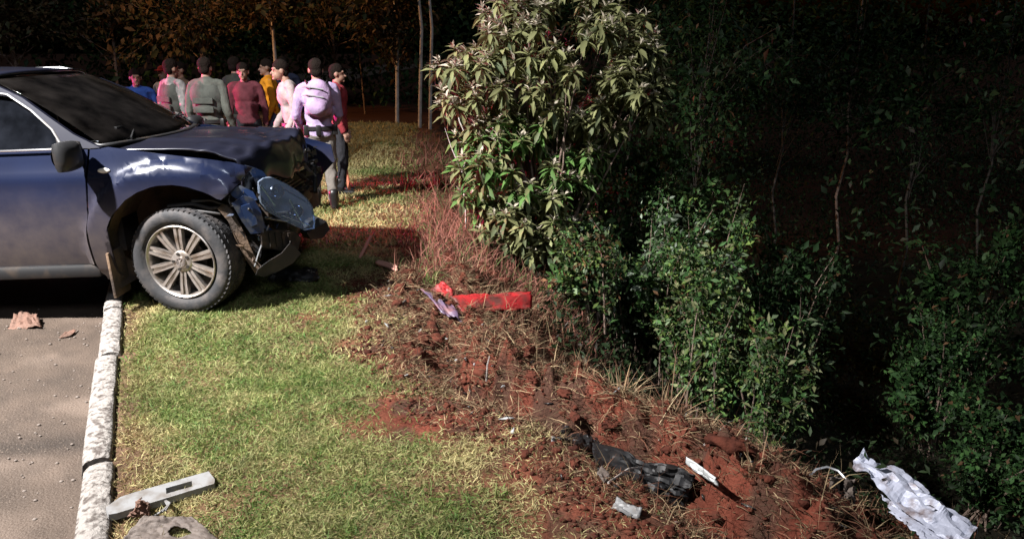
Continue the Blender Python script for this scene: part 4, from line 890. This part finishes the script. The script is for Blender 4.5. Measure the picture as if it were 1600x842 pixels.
# strappy green tuft by the red panel and single dry stalks on the bank
def tuft(name, label, base, n, L, wd, cols, lean=(0, 0), cat='grass tuft'):
    o_ = np.array(base); bm_V = []; Fq_ = []; Cc = []; k = 0
    for i in range(n):
        a = random.uniform(0, 6.28); el = random.uniform(.5, 1.35); d = np.array([math.cos(a) * math.cos(el) + lean[0], math.sin(a) * math.cos(el) + lean[1], math.sin(el)]); d /= np.linalg.norm(d); l = L * random.uniform(.55, 1.1)
        s_ = np.array([-d[1], d[0], 0]); s_ = s_ / (np.linalg.norm(s_) + 1e-6) * wd / 2; p = o_ + np.array([random.gauss(0, .02), random.gauss(0, .02), -.02])
        for t, ww in ((0, .7), (.33, 1), (.66, .8), (1, .08)):
            q = p + d * l * t - np.array([0, 0, .45 * l * t * t * math.cos(el)]); bm_V += [q - s_ * ww, q + s_ * ww]
        Fq_ += [(k + 2 * j, k + 2 * j + 1, k + 2 * j + 3, k + 2 * j + 2) for j in range(3)]; k += 8; c_ = np.array(random.choice(cols)) * random.uniform(.7, 1.2); Cc += [c_] * 8
    return tag(npmesh(name, np.array(bm_V), np.array(Fq_), M['straw'], colors=np.array(Cc)), label, cat)
GT = [(.13, .20, .05), (.22, .25, .09), (.30, .27, .12)]; DT = [(.42, .33, .20), (.33, .22, .12), (.24, .15, .09)]
def gp(px, py, z=0.0):
    p = W(px, py, z)
    for _ in range(12): p = W(px, py, hz(p.x, p.y) * .6 + p.z * .4)
    return p
for px, py, n, L, cols, lab in ((672, 447, 34, .26, GT, 'strappy green grass tuft beside the red panel'), (1042, 655, 16, .42, DT, 'tall dry stalks standing highest on the bank edge'), (975, 620, 40, .30, DT, 'bushy dry grass tuft on the bank above the black torn plastic'), (1180, 745, 18, .32, DT, 'dry tuft near the orange stake on the lower bank'), (1100, 680, 30, .20, DT, 'low dry tuft between tall stalks and lower bank'), (780, 775, 22, .10, GT, 'short green grass patch on the bare red soil'), (905, 500, 14, .22, DT, 'dry twiggy tuft right of the red panel')):
    p = gp(px, py); tuft('grass_tuft', lab, p, n, L, .009 if cols is GT else .005, cols, lean=(.15, 0))

# ------------------------------------------------------------------ people
def capsule(bm, a, ra, b, rb, n=12):
    a = Vector(a); b = Vector(b); d = (b - a).normalized(); pts = []; rad = []
    for k in range(5): t = math.pi / 2 * (1 - k / 4); pts.append(a - d * ra * math.sin(t)); rad.append(max(.0008, ra * math.cos(t)))
    for k in range(5): t = math.pi / 2 * k / 4; pts.append(b + d * rb * math.sin(t)); rad.append(max(.0008, rb * math.cos(t)))
    tube(bm, pts, rad, n)
def ellip(bm, c, r, rot=None):
    bmesh.ops.create_uvsphere(bm, u_segments=18, v_segments=12, radius=1, matrix=Matrix.Translation(c) @ (rot if rot else Matrix()) @ Matrix.Diagonal((*r, 1)))
def solid(name, build, voxel, m, parent, sm=6, wrinkle=0):
    bm = bmesh.new(); build(bm); me = bpy.data.meshes.new('tmp'); bmesh.ops.recalc_face_normals(bm, faces=bm.faces); bm.to_mesh(me); bm.free()
    t = bpy.data.objects.new('tmp', me); COL.objects.link(t)
    r = t.modifiers.new('r', 'REMESH'); r.mode = 'VOXEL'; r.voxel_size = voxel; r.use_smooth_shade = True
    s = t.modifiers.new('s', 'SMOOTH'); s.iterations = sm; s.factor = .5
    dc = t.modifiers.new('d', 'DECIMATE'); dc.ratio = .28 if name == 'body' else .45
    dg = bpy.context.evaluated_depsgraph_get(); me2 = bpy.data.meshes.new_from_object(t.evaluated_get(dg)); bpy.data.objects.remove(t)
    if wrinkle:
        co = np.zeros(len(me2.vertices) * 3, np.float32); no = co.copy(); me2.vertices.foreach_get('co', co); me2.vertices.foreach_get('normal', no)
        co = co.reshape(-1, 3); no = no.reshape(-1, 3); k = fbm(co[:, 0] * 9 + co[:, 1] * 6, co[:, 2] * 14 + co[:, 1] * 9, 13, 3) - .5
        me2.vertices.foreach_set('co', (co + no * (k * wrinkle * 2)[:, None]).astype(np.float32).ravel())
    me2.name = name; me2.materials.clear(); me2.materials.append(m); me2.polygons.foreach_set('use_smooth', np.ones(len(me2.polygons), bool))
    o = bpy.data.objects.new(name, me2); COL.objects.link(o); o.parent = parent; return o
def cloth(name, c, v=.6): return mat(name, c, .9, noise=(tuple(x * v for x in c), 9, .4, .7), bump=.25, bscale=60, spec=.2)
def person(label, loc, rz, top, bottom, h=1.75, arms=None, head=(0, 0), lean=.0, extras=(), hairm='hair', stance=.12, step=0.0, top_name='jacket', bulk=1.0, cap=None):
    """faces -y when rz = 0"""
    k = h / 1.75; o = empty('person', loc, (0, 0, R(rz))); o.scale = (k, k, k)
    tag(o, label, 'person', 'people standing behind the pickup')
    hip = Vector((0, 0, .95)); chest = Vector((0, -lean * .35, 1.33)); neck = Vector((0, -lean * .52, 1.49)); hc = neck + Vector((head[0], -.02 + head[1] - lean * .1, .145))
    legs = []
    for s_ in (-1, 1): legs.append((Vector((s_ * .09, 0, .92)), Vector((s_ * (stance * .9), -.03 - s_ * step * .5, .50)), Vector((s_ * stance, .02 - s_ * step, .09))))
    A = []
    for s_ in (-1, 1):
        sh = chest + Vector((s_ * .185, 0, .10)); e, w_ = (arms[0] if s_ < 0 else arms[1]) if arms else ((.25, .03, 1.12), (.26, -.07, .88))
        A.append((sh, Vector((s_ * e[0], e[1] - lean * .3, e[2])), Vector((s_ * w_[0], w_[1] - lean * .3, w_[2])), s_))
    def torso(bm, g):
        ellip(bm, hip + Vector((0, .005, -.01)), (.155 * bulk + g, .115 + g, .13)); ellip(bm, (hip + chest) / 2, (.150 * bulk + g, .105 + g, .20)); ellip(bm, chest + Vector((0, 0, .01)), (.175 * bulk + g, .118 + g, .17 + g))
        capsule(bm, chest + Vector((-.15, 0, .10)), .058 + g, chest + Vector((.15, 0, .10)), .058 + g)
    def body(bm):
        torso(bm, -.012); capsule(bm, chest + Vector((0, 0, .1)), .07, neck + Vector((0, -.005, .05)), .052)
        for hp, kn, an in legs: capsule(bm, hp, .078, kn, .050); capsule(bm, kn, .050, an, .036); capsule(bm, an + Vector((0, .02, -.03)), .036, an + Vector((0, -.13, -.05)), .03)
        for sh, e, w_, s_ in A:
            capsule(bm, sh, .048, e, .036); capsule(bm, e, .037, w_, .026)
            d = (w_ - e).normalized(); pl = w_ + d * .05; capsule(bm, w_, .024, pl + d * .02, .030)
            sx = Vector((0, 1, 0)) if abs(d.y) < .8 else Vector((0, 0, 1)); sx = (sx - d * sx.dot(d)).normalized(); inn = d.cross(sx) * (1 if d.cross(sx).x * s_ < 0 else -1)
            for q, (o_, ln) in enumerate(((-.027, .055), (-.009, .068), (.009, .072), (.027, .064))):
                b0 = pl + d * .03 + sx * -o_; b1 = b0 + d * ln * .55 + inn * .006; capsule(bm, b0, .0095, b1, .009, 8); capsule(bm, b1, .009, b1 + d * ln * .4 + inn * .02, .008, 8)
            b0 = w_ + d * .015 - sx * .025; b1 = b0 + d * .035 - sx * .022; capsule(bm, b0, .011, b1, .010, 8); capsule(bm, b1, .010, b1 + d * .032 + inn * .006, .009, 8)
        ellip(bm, hc + Vector((0, .012, .022)), (.076, .094, .098)); ellip(bm, hc + Vector((0, -.03, -.052)), (.056, .062, .062)); capsule(bm, hc + Vector((0, -.086, -.005)), .010, hc + Vector((0, -.108, -.034)), .014, 8)
        capsule(bm, hc + Vector((-.038, -.078, .024)), .012, hc + Vector((.038, -.078, .024)), .012, 8); capsule(bm, hc + Vector((-.02, -.088, -.065)), .008, hc + Vector((.02, -.088, -.065)), .008, 8); ellip(bm, hc + Vector((0, -.078, -.098)), (.024, .02, .016))
        for s_ in (-1, 1): ellip(bm, hc + Vector((s_ * .078, .01, -.008)), (.010, .022, .034))
    b_ = solid('body', body, .0085, M['skin'], o, 3)
    for s_ in (-1, 1):
        bm = bmesh.new(); ellip(bm, hc + Vector((s_ * .030, -.084, .002)), (.010, .006, .004)); bmobj('eye', bm, M['hair'], b_, 60)
    def hair(bm): ellip(bm, hc + Vector((0, .016, .044)), (.082, .096, .090)); ellip(bm, hc + Vector((0, .055, -.02)), (.068, .052, .06))
    if cap:
        def capb(bm): ellip(bm, hc + Vector((0, .012, .065)), (.090, .108, .072)); ellip(bm, hc + Vector((0, -.10, .055)), (.072, .075, .010))
        solid('hair', hair, .01, M['hair'], o, 3); solid('cap', capb, .008, cap, o, 2)
    else: solid('hair', hair, .008, M[hairm], o, 2, .012)
    def jk(bm):
        torso(bm, .018); ellip(bm, hip + Vector((0, 0, .02)), (.172 * bulk, .132, .11))
        for sh, e, w_, s_ in A: capsule(bm, sh, .066, e, .053); capsule(bm, e, .053, w_.lerp(e, .06), .040)
        capsule(bm, neck + Vector((0, .005, -.03)), .066, neck + Vector((0, 0, .005)), .060)
    solid(top_name, jk, .014, top, o, 4, .022)
    def tr(bm):
        ellip(bm, hip + Vector((0, .005, -.03)), (.168 * bulk, .128, .12))
        for hp, kn, an in legs: capsule(bm, hp, .096, kn, .070); capsule(bm, kn, .070, an + Vector((0, 0, .05)), .060)
    solid('trousers', tr, .014, bottom, o, 4, .020)
    for hp, kn, an in legs:
        solid('boot', lambda bm: (capsule(bm, an + Vector((0, .01, .12)), .062, an + Vector((0, .01, -.02)), .052), capsule(bm, an + Vector((0, .02, -.045)), .045, an + Vector((0, -.15, -.05)), .040)), .012, M['boot'], o, 3)
    if 'belt' in extras:
        bm = bmesh.new(); rings = []
        for z_, g in ((.955, .012), (.96, .03), (1.0, .03), (1.005, .012)): rings.append([bm.verts.new(((.160 * bulk + g) * math.cos(t), (.122 + g) * math.sin(t) - lean * .05, z_)) for t in [2 * math.pi * q / 28 for q in range(28)]])
        for r0, r1 in zip(rings, rings[1:]):
            for q in range(28): bm.faces.new((r0[q], r0[(q + 1) % 28], r1[(q + 1) % 28], r1[q]))
        bl = bmobj('belt', bm, M['boot'], o, 50)
        for x_ in (-.17, .02, .16):
            bm = bmesh.new(); box(bm, (x_ * bulk, .13 if abs(x_) < .1 else .07, .96), (.06, .06, .12), bevel=.012); bmobj('pouch', bm, M['boot'], bl, 40)
    if 'vest' in extras:
        vm = cloth('tactical_vest', (.075, .080, .070))
        vst = solid('vest', lambda bm: (ellip(bm, chest + Vector((0, 0, -.03)), (.208 * bulk, .160, .20)), ellip(bm, (hip + chest) / 2 + Vector((0, 0, .03)), (.190 * bulk, .150, .18)), capsule(bm, chest + Vector((-.10, 0, .09)), .075, chest + Vector((.10, 0, .09)), .075)), .014, vm, o, 4)
        for z_ in (1.13, 1.24):
            bm = bmesh.new(); box(bm, (0, .158, z_), (.26, .03, .075), bevel=.01); bmobj('pouch', bm, vm, vst, 40)
    if 'pack' in extras:
        pm = extras[-1]
        pk = solid('backpack', lambda bm: (ellip(bm, chest + Vector((0, .18, .0)), (.160, .105, .215)), ellip(bm, chest + Vector((.03, .25, -.09)), (.12, .07, .10)), capsule(bm, chest + Vector((-.1, .13, -.14)), .06, chest + Vector((.1, .13, -.14)), .06)), .013, pm, o, 4, .012)
        for s_ in (-1, 1):
            bm = bmesh.new(); tube(bm, [chest + Vector((s_ * .10, .13, .14)), chest + Vector((s_ * .12, .0, .185)), chest + Vector((s_ * .11, -.12, .08)), chest + Vector((s_ * .13, -.05, -.12)), chest + Vector((s_ * .13, .10, -.18))], .014, 6); bmobj('strap', bm, M['boot'], pk, 50)
        for z_ in (-.08, .03, .12):
            bm = bmesh.new(); tube(bm, [chest + Vector((.165, .14, z_)), chest + Vector((.12, .27, z_ + .01)), chest + Vector((-.06, .29, z_ - .02))], .008, 6); bmobj('strap', bm, M['white'], pk, 50)
    return o
gtr = cloth('grey_trousers', (.19, .17, .15)); dtr = cloth('dark_trousers', (.03, .03, .035)); jeans = cloth('jeans', (.06, .08, .14))
def pz(x, y): return (x, y, gz(x, y) - .005)
pale = cloth('pale_jacket', (.40, .31, .48)); packm = cloth('pale_pack', (.42, .29, .46))  # purple beacon light put into the jacket and pack colours
person('person with pale jacket and backpack coloured lilac for beacon light, grey trousers and black boots, right of the bonnet', pz(-2.28, 8.85), 196, pale, gtr, 1.76, arms=(((.24, -.05, 1.13), (.20, -.22, 1.02)), ((.26, -.04, 1.12), (.22, -.20, .97))), extras=('belt', 'pack', packm), stance=.10, step=.06)
person('person in grey shirt with head bowed, left of the pale backpack', pz(-2.74, 9.4), -62, cloth('grey_shirt', (.36, .30, .29)), dtr, 1.74, arms=(((.25, -.02, 1.13), (.24, -.16, .92)), ((.25, .0, 1.12), (.25, -.12, .90))), head=(0, -.03), lean=.12, extras=('belt',))
person('officer seen from behind in dark grey vest and belt, grey trousers', pz(-3.93, 9.75), 178, cloth('olive_shirt', (.10, .105, .09)), gtr, 1.78, extras=('belt', 'vest'), bulk=1.1, stance=.15)
person('person in black and white patterned sleeves, left of the grey-vested officer', pz(-4.62, 10.3), 150, cloth('mottled_shirt', (.30, .29, .28), .12), dtr, 1.74, extras=('belt', 'vest'))
person('person in maroon jacket facing the camera, right of the grey-vested officer', pz(-3.80, 10.8), 8, cloth('maroon_jacket', (.13, .035, .045)), dtr, 1.70, head=(.0, -.02), lean=.06)
person('person in orange vest with blue-grey sleeve, right of the maroon jacket', pz(-3.72, 11.6), -70, cloth('orange_vest', (.75, .30, .02)), jeans, 1.73)
person('person in dark navy coat between the orange vest and the grey shirt', pz(-3.72, 12.4), 20, cloth('navy_coat', (.02, .025, .05)), dtr, 1.76)
person('person in blue jacket half hidden behind the windscreen', pz(-5.55, 11.2), 30, cloth('blue_jacket', (.04, .10, .38)), jeans, 1.72)
person('person in white shirt behind the windscreen corner', pz(-5.75, 12.6), -20, cloth('white_shirt', (.62, .60, .60)), jeans, 1.74, cap=cloth('red_cap', (.45, .03, .03)))
person('person in dark uniform half hidden between the grey-vested officer and the maroon jacket', pz(-4.15, 11.4), 160, cloth('dark_uniform', (.045, .05, .045)), dtr, 1.77, extras=('belt',))
person('person in red shirt just behind the right shoulder of the pale jacket', pz(-2.27, 9.8), 100, cloth('red_shirt', (.30, .04, .05)), dtr, 1.68)
person('person in brown jacket at the windscreen, beside the blue jacket', pz(-5.05, 11.6), -40, cloth('brown_jacket', (.14, .09, .06)), jeans, 1.70)
bm = bmesh.new(); tube(bm, [WY(467, 160, 8.95), WY(457, 205, 8.95), WY(444, 268, 8.95)], .011, 8); tag(bmobj('walking_stick', bm, M['white'], None, 50), 'thin pale stick held beside the person with the backpack', 'stick')

# ------------------------------------------------------------------ debris
def scrap(name, label, cat, loc, rot, build, m, smooth=35):
    bm = bmesh.new(); build(bm); o = bmobj(name, bm, m, None, smooth); o.location = loc; o.rotation_euler = [R(a) for a in rot]; return tag(o, label, cat)
def crumple(name, label, cat, pts, m, nu=26, nv=16, amp=.03, freq=6, th=.006, seed=1, fold=None, hole=None, jag=.10):
    """bilinear patch over four world corners (u along 0->1, v along 0->3), crushed by noise"""
    a, b, c, d = [np.array(p, float) for p in pts]; n = np.cross(b - a, d - a); n /= np.linalg.norm(n); V = []
    for i in range(nu):
        for j in range(nv):
            u = i / (nu - 1); v = j / (nv - 1); p = a * (1 - u) * (1 - v) + b * u * (1 - v) + c * u * v + d * (1 - u) * v
            h = (float(vnoise(u * freq, v * freq * .7, seed)) - .5) * 2 * amp + (float(vnoise(u * freq * 2.7, v * freq * 2.4, seed + 3)) - .5) * amp
            h += amp * 1.4 * (abs(float(vnoise(u * freq * 1.6 + 5, v * freq * 1.3, seed + 8)) - .5) - .2) + amp * .6 * (abs(float(vnoise(u * freq * 4, v * freq * 3, seed + 9)) - .5) - .2)
            if fold: h += fold(u, v)
            e = jag * (float(vnoise(u * 14, v * 14, seed + 5)) - .5); V.append(p + n * h + (b - a) * e * (v - .5) + (d - a) * e)
    idx = np.arange(nu * nv).reshape(nu, nv); F = np.stack([idx[:-1, :-1], idx[1:, :-1], idx[1:, 1:], idx[:-1, 1:]], -1).reshape(-1, 4)
    if hole:
        uc = (F[:, 0] // nv + .5) / (nu - 1); vc = (F[:, 0] % nv + .5) / (nv - 1); F = F[((uc - hole[0]) / hole[2]) ** 2 + ((vc - hole[1]) / hole[3]) ** 2 > 1]
    o = npmesh(name, V, F, m, None, True); o.data.set_sharp_from_angle(angle=R(22)); s = o.modifiers.new('t', 'SOLIDIFY'); s.thickness = th; s.offset = 0
    return tag(o, label, cat)
# pale plastic trim with a slot, lying on the lawn by the kerb
def trim(bm):
    out = [(-.27, -.052), (-.235, -.060), (.26, -.062), (.275, -.03), (.27, .055), (-.12, .062), (-.19, .058), (-.27, .01)]
    hole = [(.02, -.020), (.155, -.024), (.165, .022), (.03, .026)]
    o_ = [bm.verts.new((x * .78, y * .9, 0)) for x, y in out]; h_ = [bm.verts.new((x * .78, y * .9, -.004)) for x, y in hole]
    es = [bm.edges.new((o_[i], o_[(i + 1) % 8])) for i in range(8)] + [bm.edges.new((h_[i], h_[(i + 1) % 4])) for i in range(4)]
    bmesh.ops.triangle_fill(bm, use_beauty=True, edges=es); fs = bm.faces[:]
    r = bmesh.ops.extrude_face_region(bm, geom=fs)
    for v in r['geom']:
        if isinstance(v, bmesh.types.BMVert): v.co.z -= .030; v.co.x *= 1.015; v.co.y *= 1.03
p = W(252, 768, .045); scrap('plastic_trim', 'pale grey plastic trim strip with a rectangular slot, on the lawn by the kerb', 'plastic trim', p, (4, 2, 38), trim, M['white'], 30)
bm = bmesh.new(); c_ = W(254, 762, .03)
tag(crumple('crushed_scrap', 'crumpled brown scrap lying under the near end of the pale trim', 'scrap', [W(203, 806, .03), W(232, 812, .02), W(236, 786, .09), W(214, 778, .09)], M['brownc'], 16, 12, .03, 4, .005, 4))
sh = crumple('splash_shield', 'flat beige splash shield with a round hole, at the bottom edge by the kerb', 'splash shield', [W(185, 850, .02), W(350, 850, .02), W(300, 806, .05), W(225, 806, .06)], M['beige'], 60, 40, .010, 4, .006, 9, hole=(.62, .42, .14, .20), jag=.03)
for k_ in range(3):
    bm = bmesh.new(); q = [W(238 + k_ * 5, 806 - k_ * 2, .03), W(250 + k_ * 5, 800 - k_ * 2, .06), W(262 + k_ * 2, 790 - k_ * 2, .05), W(258 + k_, 782, .03)]; tube(bm, q, .004, 6); wv = bmobj('wire_loop', bm, M['white'], None, 50); tag(wv, ['outermost', 'middle', 'innermost'][k_] + ' pale wire loop sticking out from under the plastic trim', 'wire')
# red panel and its neighbours on the bank
yR = 5.2
crumple('red_fairing', 'bright red plastic panel standing on the torn bank', 'plastic panel', [WY(704, 460, 5.35), WY(831, 455, 5.55), WY(831, 482, 5.50), WY(722, 494, 5.25)], M['redp'], 30, 10, .008, 5, .012, 2, fold=lambda u, v: .02 * (v < .12) - .03 * v * (1 - u))
crumple('red_shard', 'small dull red shard leaning left of the bright red panel', 'plastic shard', [WY(672, 452, 5.5), WY(692, 440, 5.55), WY(708, 452, 5.5), WY(706, 470, 5.4)], M['redp'], 12, 8, .015, 3, .008, 5)
crumple('violet_panel', 'dull violet-grey body panel fragment under the red shard', 'panel fragment', [WY(657, 450, 5.45), WY(706, 468, 5.35), WY(728, 505, 5.05), WY(690, 490, 5.1)], M['mauve'], 18, 10, .02, 3, .008, 6)
# torn black plastic, enlarged to stand in for trench shade, and shards in the furrow
def gq(*pp): return [gp(px, py) + Vector((0, 0, h_)) for px, py, h_ in pp]
crumple('torn_black_plastic', 'long torn black plastic sheet, enlarged to darken the furrow', 'plastic sheet', gq((930, 738, .012), (1070, 796, .012), (1084, 766, .08), (926, 708, .07)), M['tornblack'], 44, 22, .018, 5, .006, 11)
crumple('torn_black_plastic', 'smaller torn black plastic piece at the upper end of the furrow', 'plastic sheet', gq((872, 690, .012), (938, 716, .012), (944, 698, .06), (880, 672, .05)), M['tornblack'], 26, 16, .018, 4, .006, 15)
crumple('white_shard', 'glossy white curved shard at the lower end of the black plastic', 'plastic shard', gq((1072, 756, .10), (1120, 782, .07), (1116, 773, .09), (1070, 748, .12)), mat('gloss_white', (.50, .52, .52), .2), 16, 6, .01, 3, .006, 17)
crumple('grey_shard', 'flat grey shard below the black plastic', 'plastic shard', gq((955, 800, .02), (998, 814, .015), (1004, 804, .03), (964, 789, .035)), M['grey'], 12, 8, .014, 3, .004, 19)
crumple('tan_shard', 'rounded pale tan shard at the left end of the black plastic', 'plastic shard', gq((932, 744, .015), (944, 758, .015), (954, 752, .03), (940, 736, .03)), M['beige'], 8, 6, .008, 3, .006, 21)
crumple('ochre_shard', 'upright ochre triangular shard beside the white shard', 'plastic shard', gq((1068, 800, .02), (1096, 812, .02), (1094, 785, .10), (1086, 772, .13)), M['tan'], 8, 6, .006, 3, .01, 23)
crumple('grey_strip', 'short grey strip half buried at the top of the furrow', 'plastic strip', gq((862, 696, .01), (903, 705, .02), (905, 696, .03), (864, 689, .03)), M['grey'], 12, 6, .012, 3, .004, 25)
# silver crumpled sheet lower right
SY = 2.95
sil = crumple('silver_sheet', 'crumpled silver metal sheet sticking out of the dark gap, lower right', 'metal sheet', [WY(1330, 728, 3.05), WY(1500, 862, 2.55), WY(1528, 826, 2.75), WY(1348, 708, 3.25)], M['silver'], 44, 15, .026, 5, .002, 27, fold=lambda u, v: .05 * math.sin(v * 3.1) - .014 * (1 - min(1, max(0, (u - .2) / .25))) * 0 + .05 * max(0, u - .35) * (abs((v * 5 + u * 3) % 1 - .5) - .25))
sil.data.polygons.foreach_set('use_smooth', np.zeros(len(sil.data.polygons), bool))
crumple('silver_flap', 'narrow bent flap of silver metal below the crumpled sheet', 'metal strip', [WY(1395, 800, 2.85), WY(1480, 868, 2.5), WY(1500, 850, 2.6), WY(1372, 772, 2.95)], M['silver'], 40, 16, .02, 7, .002, 33)
bm = bmesh.new(); tube(bm, [WY(1412, 752, 3.1), WY(1445, 775, 3.05), WY(1475, 800, 2.98), WY(1500, 822, 2.9)], .008, 6); tag(bmobj('black_cable', bm, M['black'], None, 50), 'black cable running along the upper edge of the silver sheet', 'cable')
bm = bmesh.new(); tube(bm, [WY(1263, 745, 3.1), WY(1275, 733, 3.12), WY(1292, 729, 3.12), WY(1310, 735, 3.1), WY(1322, 748, 3.05)], .006, 6); tag(bmobj('bent_wire', bm, M['steel'], None, 50), 'arched bent wire left of the silver sheet', 'wire')
crumple('pinkish_scrap', 'pinkish crushed scrap left of the silver sheet', 'scrap', [WY(1290, 775, 3.0), WY(1340, 790, 2.95), WY(1336, 748, 3.05), WY(1296, 745, 3.05)], M['beige'], 16, 14, .06, 5, .005, 41)
def stake(label, pts, r, m, tip=None):
    bm = bmesh.new(); tube(bm, pts, r, 7); o = bmobj('stake', bm, m, None, 50); tag(o, label, 'stake')
    if tip: bm = bmesh.new(); tube(bm, tip, [r * 1.15, r * .4], 7); bmobj('tip', bm, M['white'], o, 50)
stake('slanted orange-brown stake with a white tip on the lower bank', [gp(1290, 812) - Vector((0, 0, .05)), WY(1232, 748, 3.05)], .013, M['tan'], [WY(1234, 750, 3.05), WY(1229, 736, 3.06)])
stake('short upright stake coloured red for beacon glow on the far lawn, right of the person with the backpack', [W(547, 302), W(545, 301) + Vector((-.02, 0, .36))], .022, mat('red_lit_wood', (.50, .16, .09), .8))  # red beacon glow put into the wood colour
stake('pinkish splinter standing askew on the lawn beyond the truck shadow', [W(562, 403), WY(580, 368, W(562, 403).y + .1)], .016, mat('pink_wood', (.50, .22, .17), .8))
crumple('pink_chip', 'flat pinkish chip lying where the truck shadow meets the red soil', 'plastic shard', [W(585, 412, .03), W(622, 424, .02), W(620, 414, .05), W(592, 406, .06)], mat('pinkish', (.55, .28, .22), .7), 10, 6, .01, 3, .01, 43)
crumple('black_scrap', 'black plastic scrap on the grass under the smashed corner', 'plastic scrap', [W(415, 440, .02), W(500, 438, .02), W(495, 418, .07), W(430, 420, .09)], M['black'], 18, 10, .03, 4, .006, 45)
crumple('brown_road_scrap', 'crushed brown scrap on the road in the truck shadow edge', 'scrap', [W(12, 512, ROAD_Z + .01), W(66, 512, ROAD_Z + .01), W(58, 490, ROAD_Z + .05), W(22, 490, ROAD_Z + .06)], M['brownc'], 16, 10, .025, 4, .006, 47)
crumple('dark_road_scrap', 'small dark leaf-like scrap on the road near the kerb', 'scrap', [W(92, 528, ROAD_Z + .008), W(112, 524, ROAD_Z + .008), W(120, 514, ROAD_Z + .02), W(102, 518, ROAD_Z + .02)], M['brownc'], 8, 6, .008, 3, .003, 49)
# tiny broken bits nobody could count
V, F, C = [], [], []; k = 0
for q in range(150):
    yq = random.uniform(2.4, 6.0); xq = float(edge_x(yq)) + random.gauss(.2, .25); cc = random.choice([(.012, .012, .013), (.02, .018, .017), (.05, .05, .05), (.015, .012, .01), (.22, .22, .22), (.10, .06, .04), (.30, .30, .30)])
    a = Vector((random.gauss(0, 1), random.gauss(0, 1), random.gauss(0, .4))).normalized() * random.uniform(.012, .055); n_ = a.cross(Vector((random.gauss(0, .5), random.gauss(0, .5), 1))).normalized() * random.uniform(.006, .02); up_ = a.cross(n_).normalized() * .003; p0 = Vector((xq, yq, hz(xq, yq) + .012))
    ring = [p0 - a, p0 - n_ * random.uniform(.4, 1), p0 + a * random.uniform(.5, 1), p0 + n_]; V += [tuple(v + up_) for v in ring] + [tuple(v - up_) for v in ring]
    F += [(k, k + 1, k + 2, k + 3), (k + 7, k + 6, k + 5, k + 4)] + [(k + i_, k + 4 + i_, k + 4 + (i_ + 1) % 4, k + (i_ + 1) % 4) for i_ in range(4)]; C += [cc] * 8; k += 8
tag(npmesh('broken_bits', np.array(V), np.array(F), mat('broken_plastic', tint=True, rough=.35), colors=np.array(C)), 'small bits of broken plastic strewn through the torn soil', 'debris', kind='stuff')
# twigs on the bank
tw = [((900, 690), (955, 668)), ((985, 615), (1000, 560)), ((1100, 700), (1160, 660)), ((830, 600), (880, 640)), ((1200, 800), (1320, 842)), ((870, 530), (905, 500)), ((1140, 760), (1165, 700)), ((950, 760), (1010, 745)), ((790, 540), (850, 570)), ((760, 600), (765, 570))]
TWL = ['pale twig lying just above the black torn plastic', 'pale twig standing up by the bushy dry tuft', 'pale twig across the bank below the tall dry stalks', 'short pale twig on the ridge in the middle of the bank', 'long pale twig at the bottom edge, left of the silver sheet', 'pale twig above the bank right of the red panel', 'upright pale twig at the outer edge of the lower bank', 'short pale twig lying on the long black plastic', 'pale twig along the ridge below the red panel', 'small upright twig at the lawn lip of the furrow']
for k_, (a, b) in enumerate(tw):
    A_ = gp(*a) + Vector((0, 0, .02)); B_ = gp(*b) + Vector((0, 0, .06)); mid = (A_ + B_) / 2 + Vector((random.uniform(-.02, .02), random.uniform(-.02, .02), .03))
    bm = bmesh.new(); tube(bm, [A_, mid, B_], [.006, .005, .003], 5); t_ = bmobj('twig', bm, M['palebark'], None, 60)
    tag(t_, TWL[k_], 'twig', 'twigs on the torn bank')
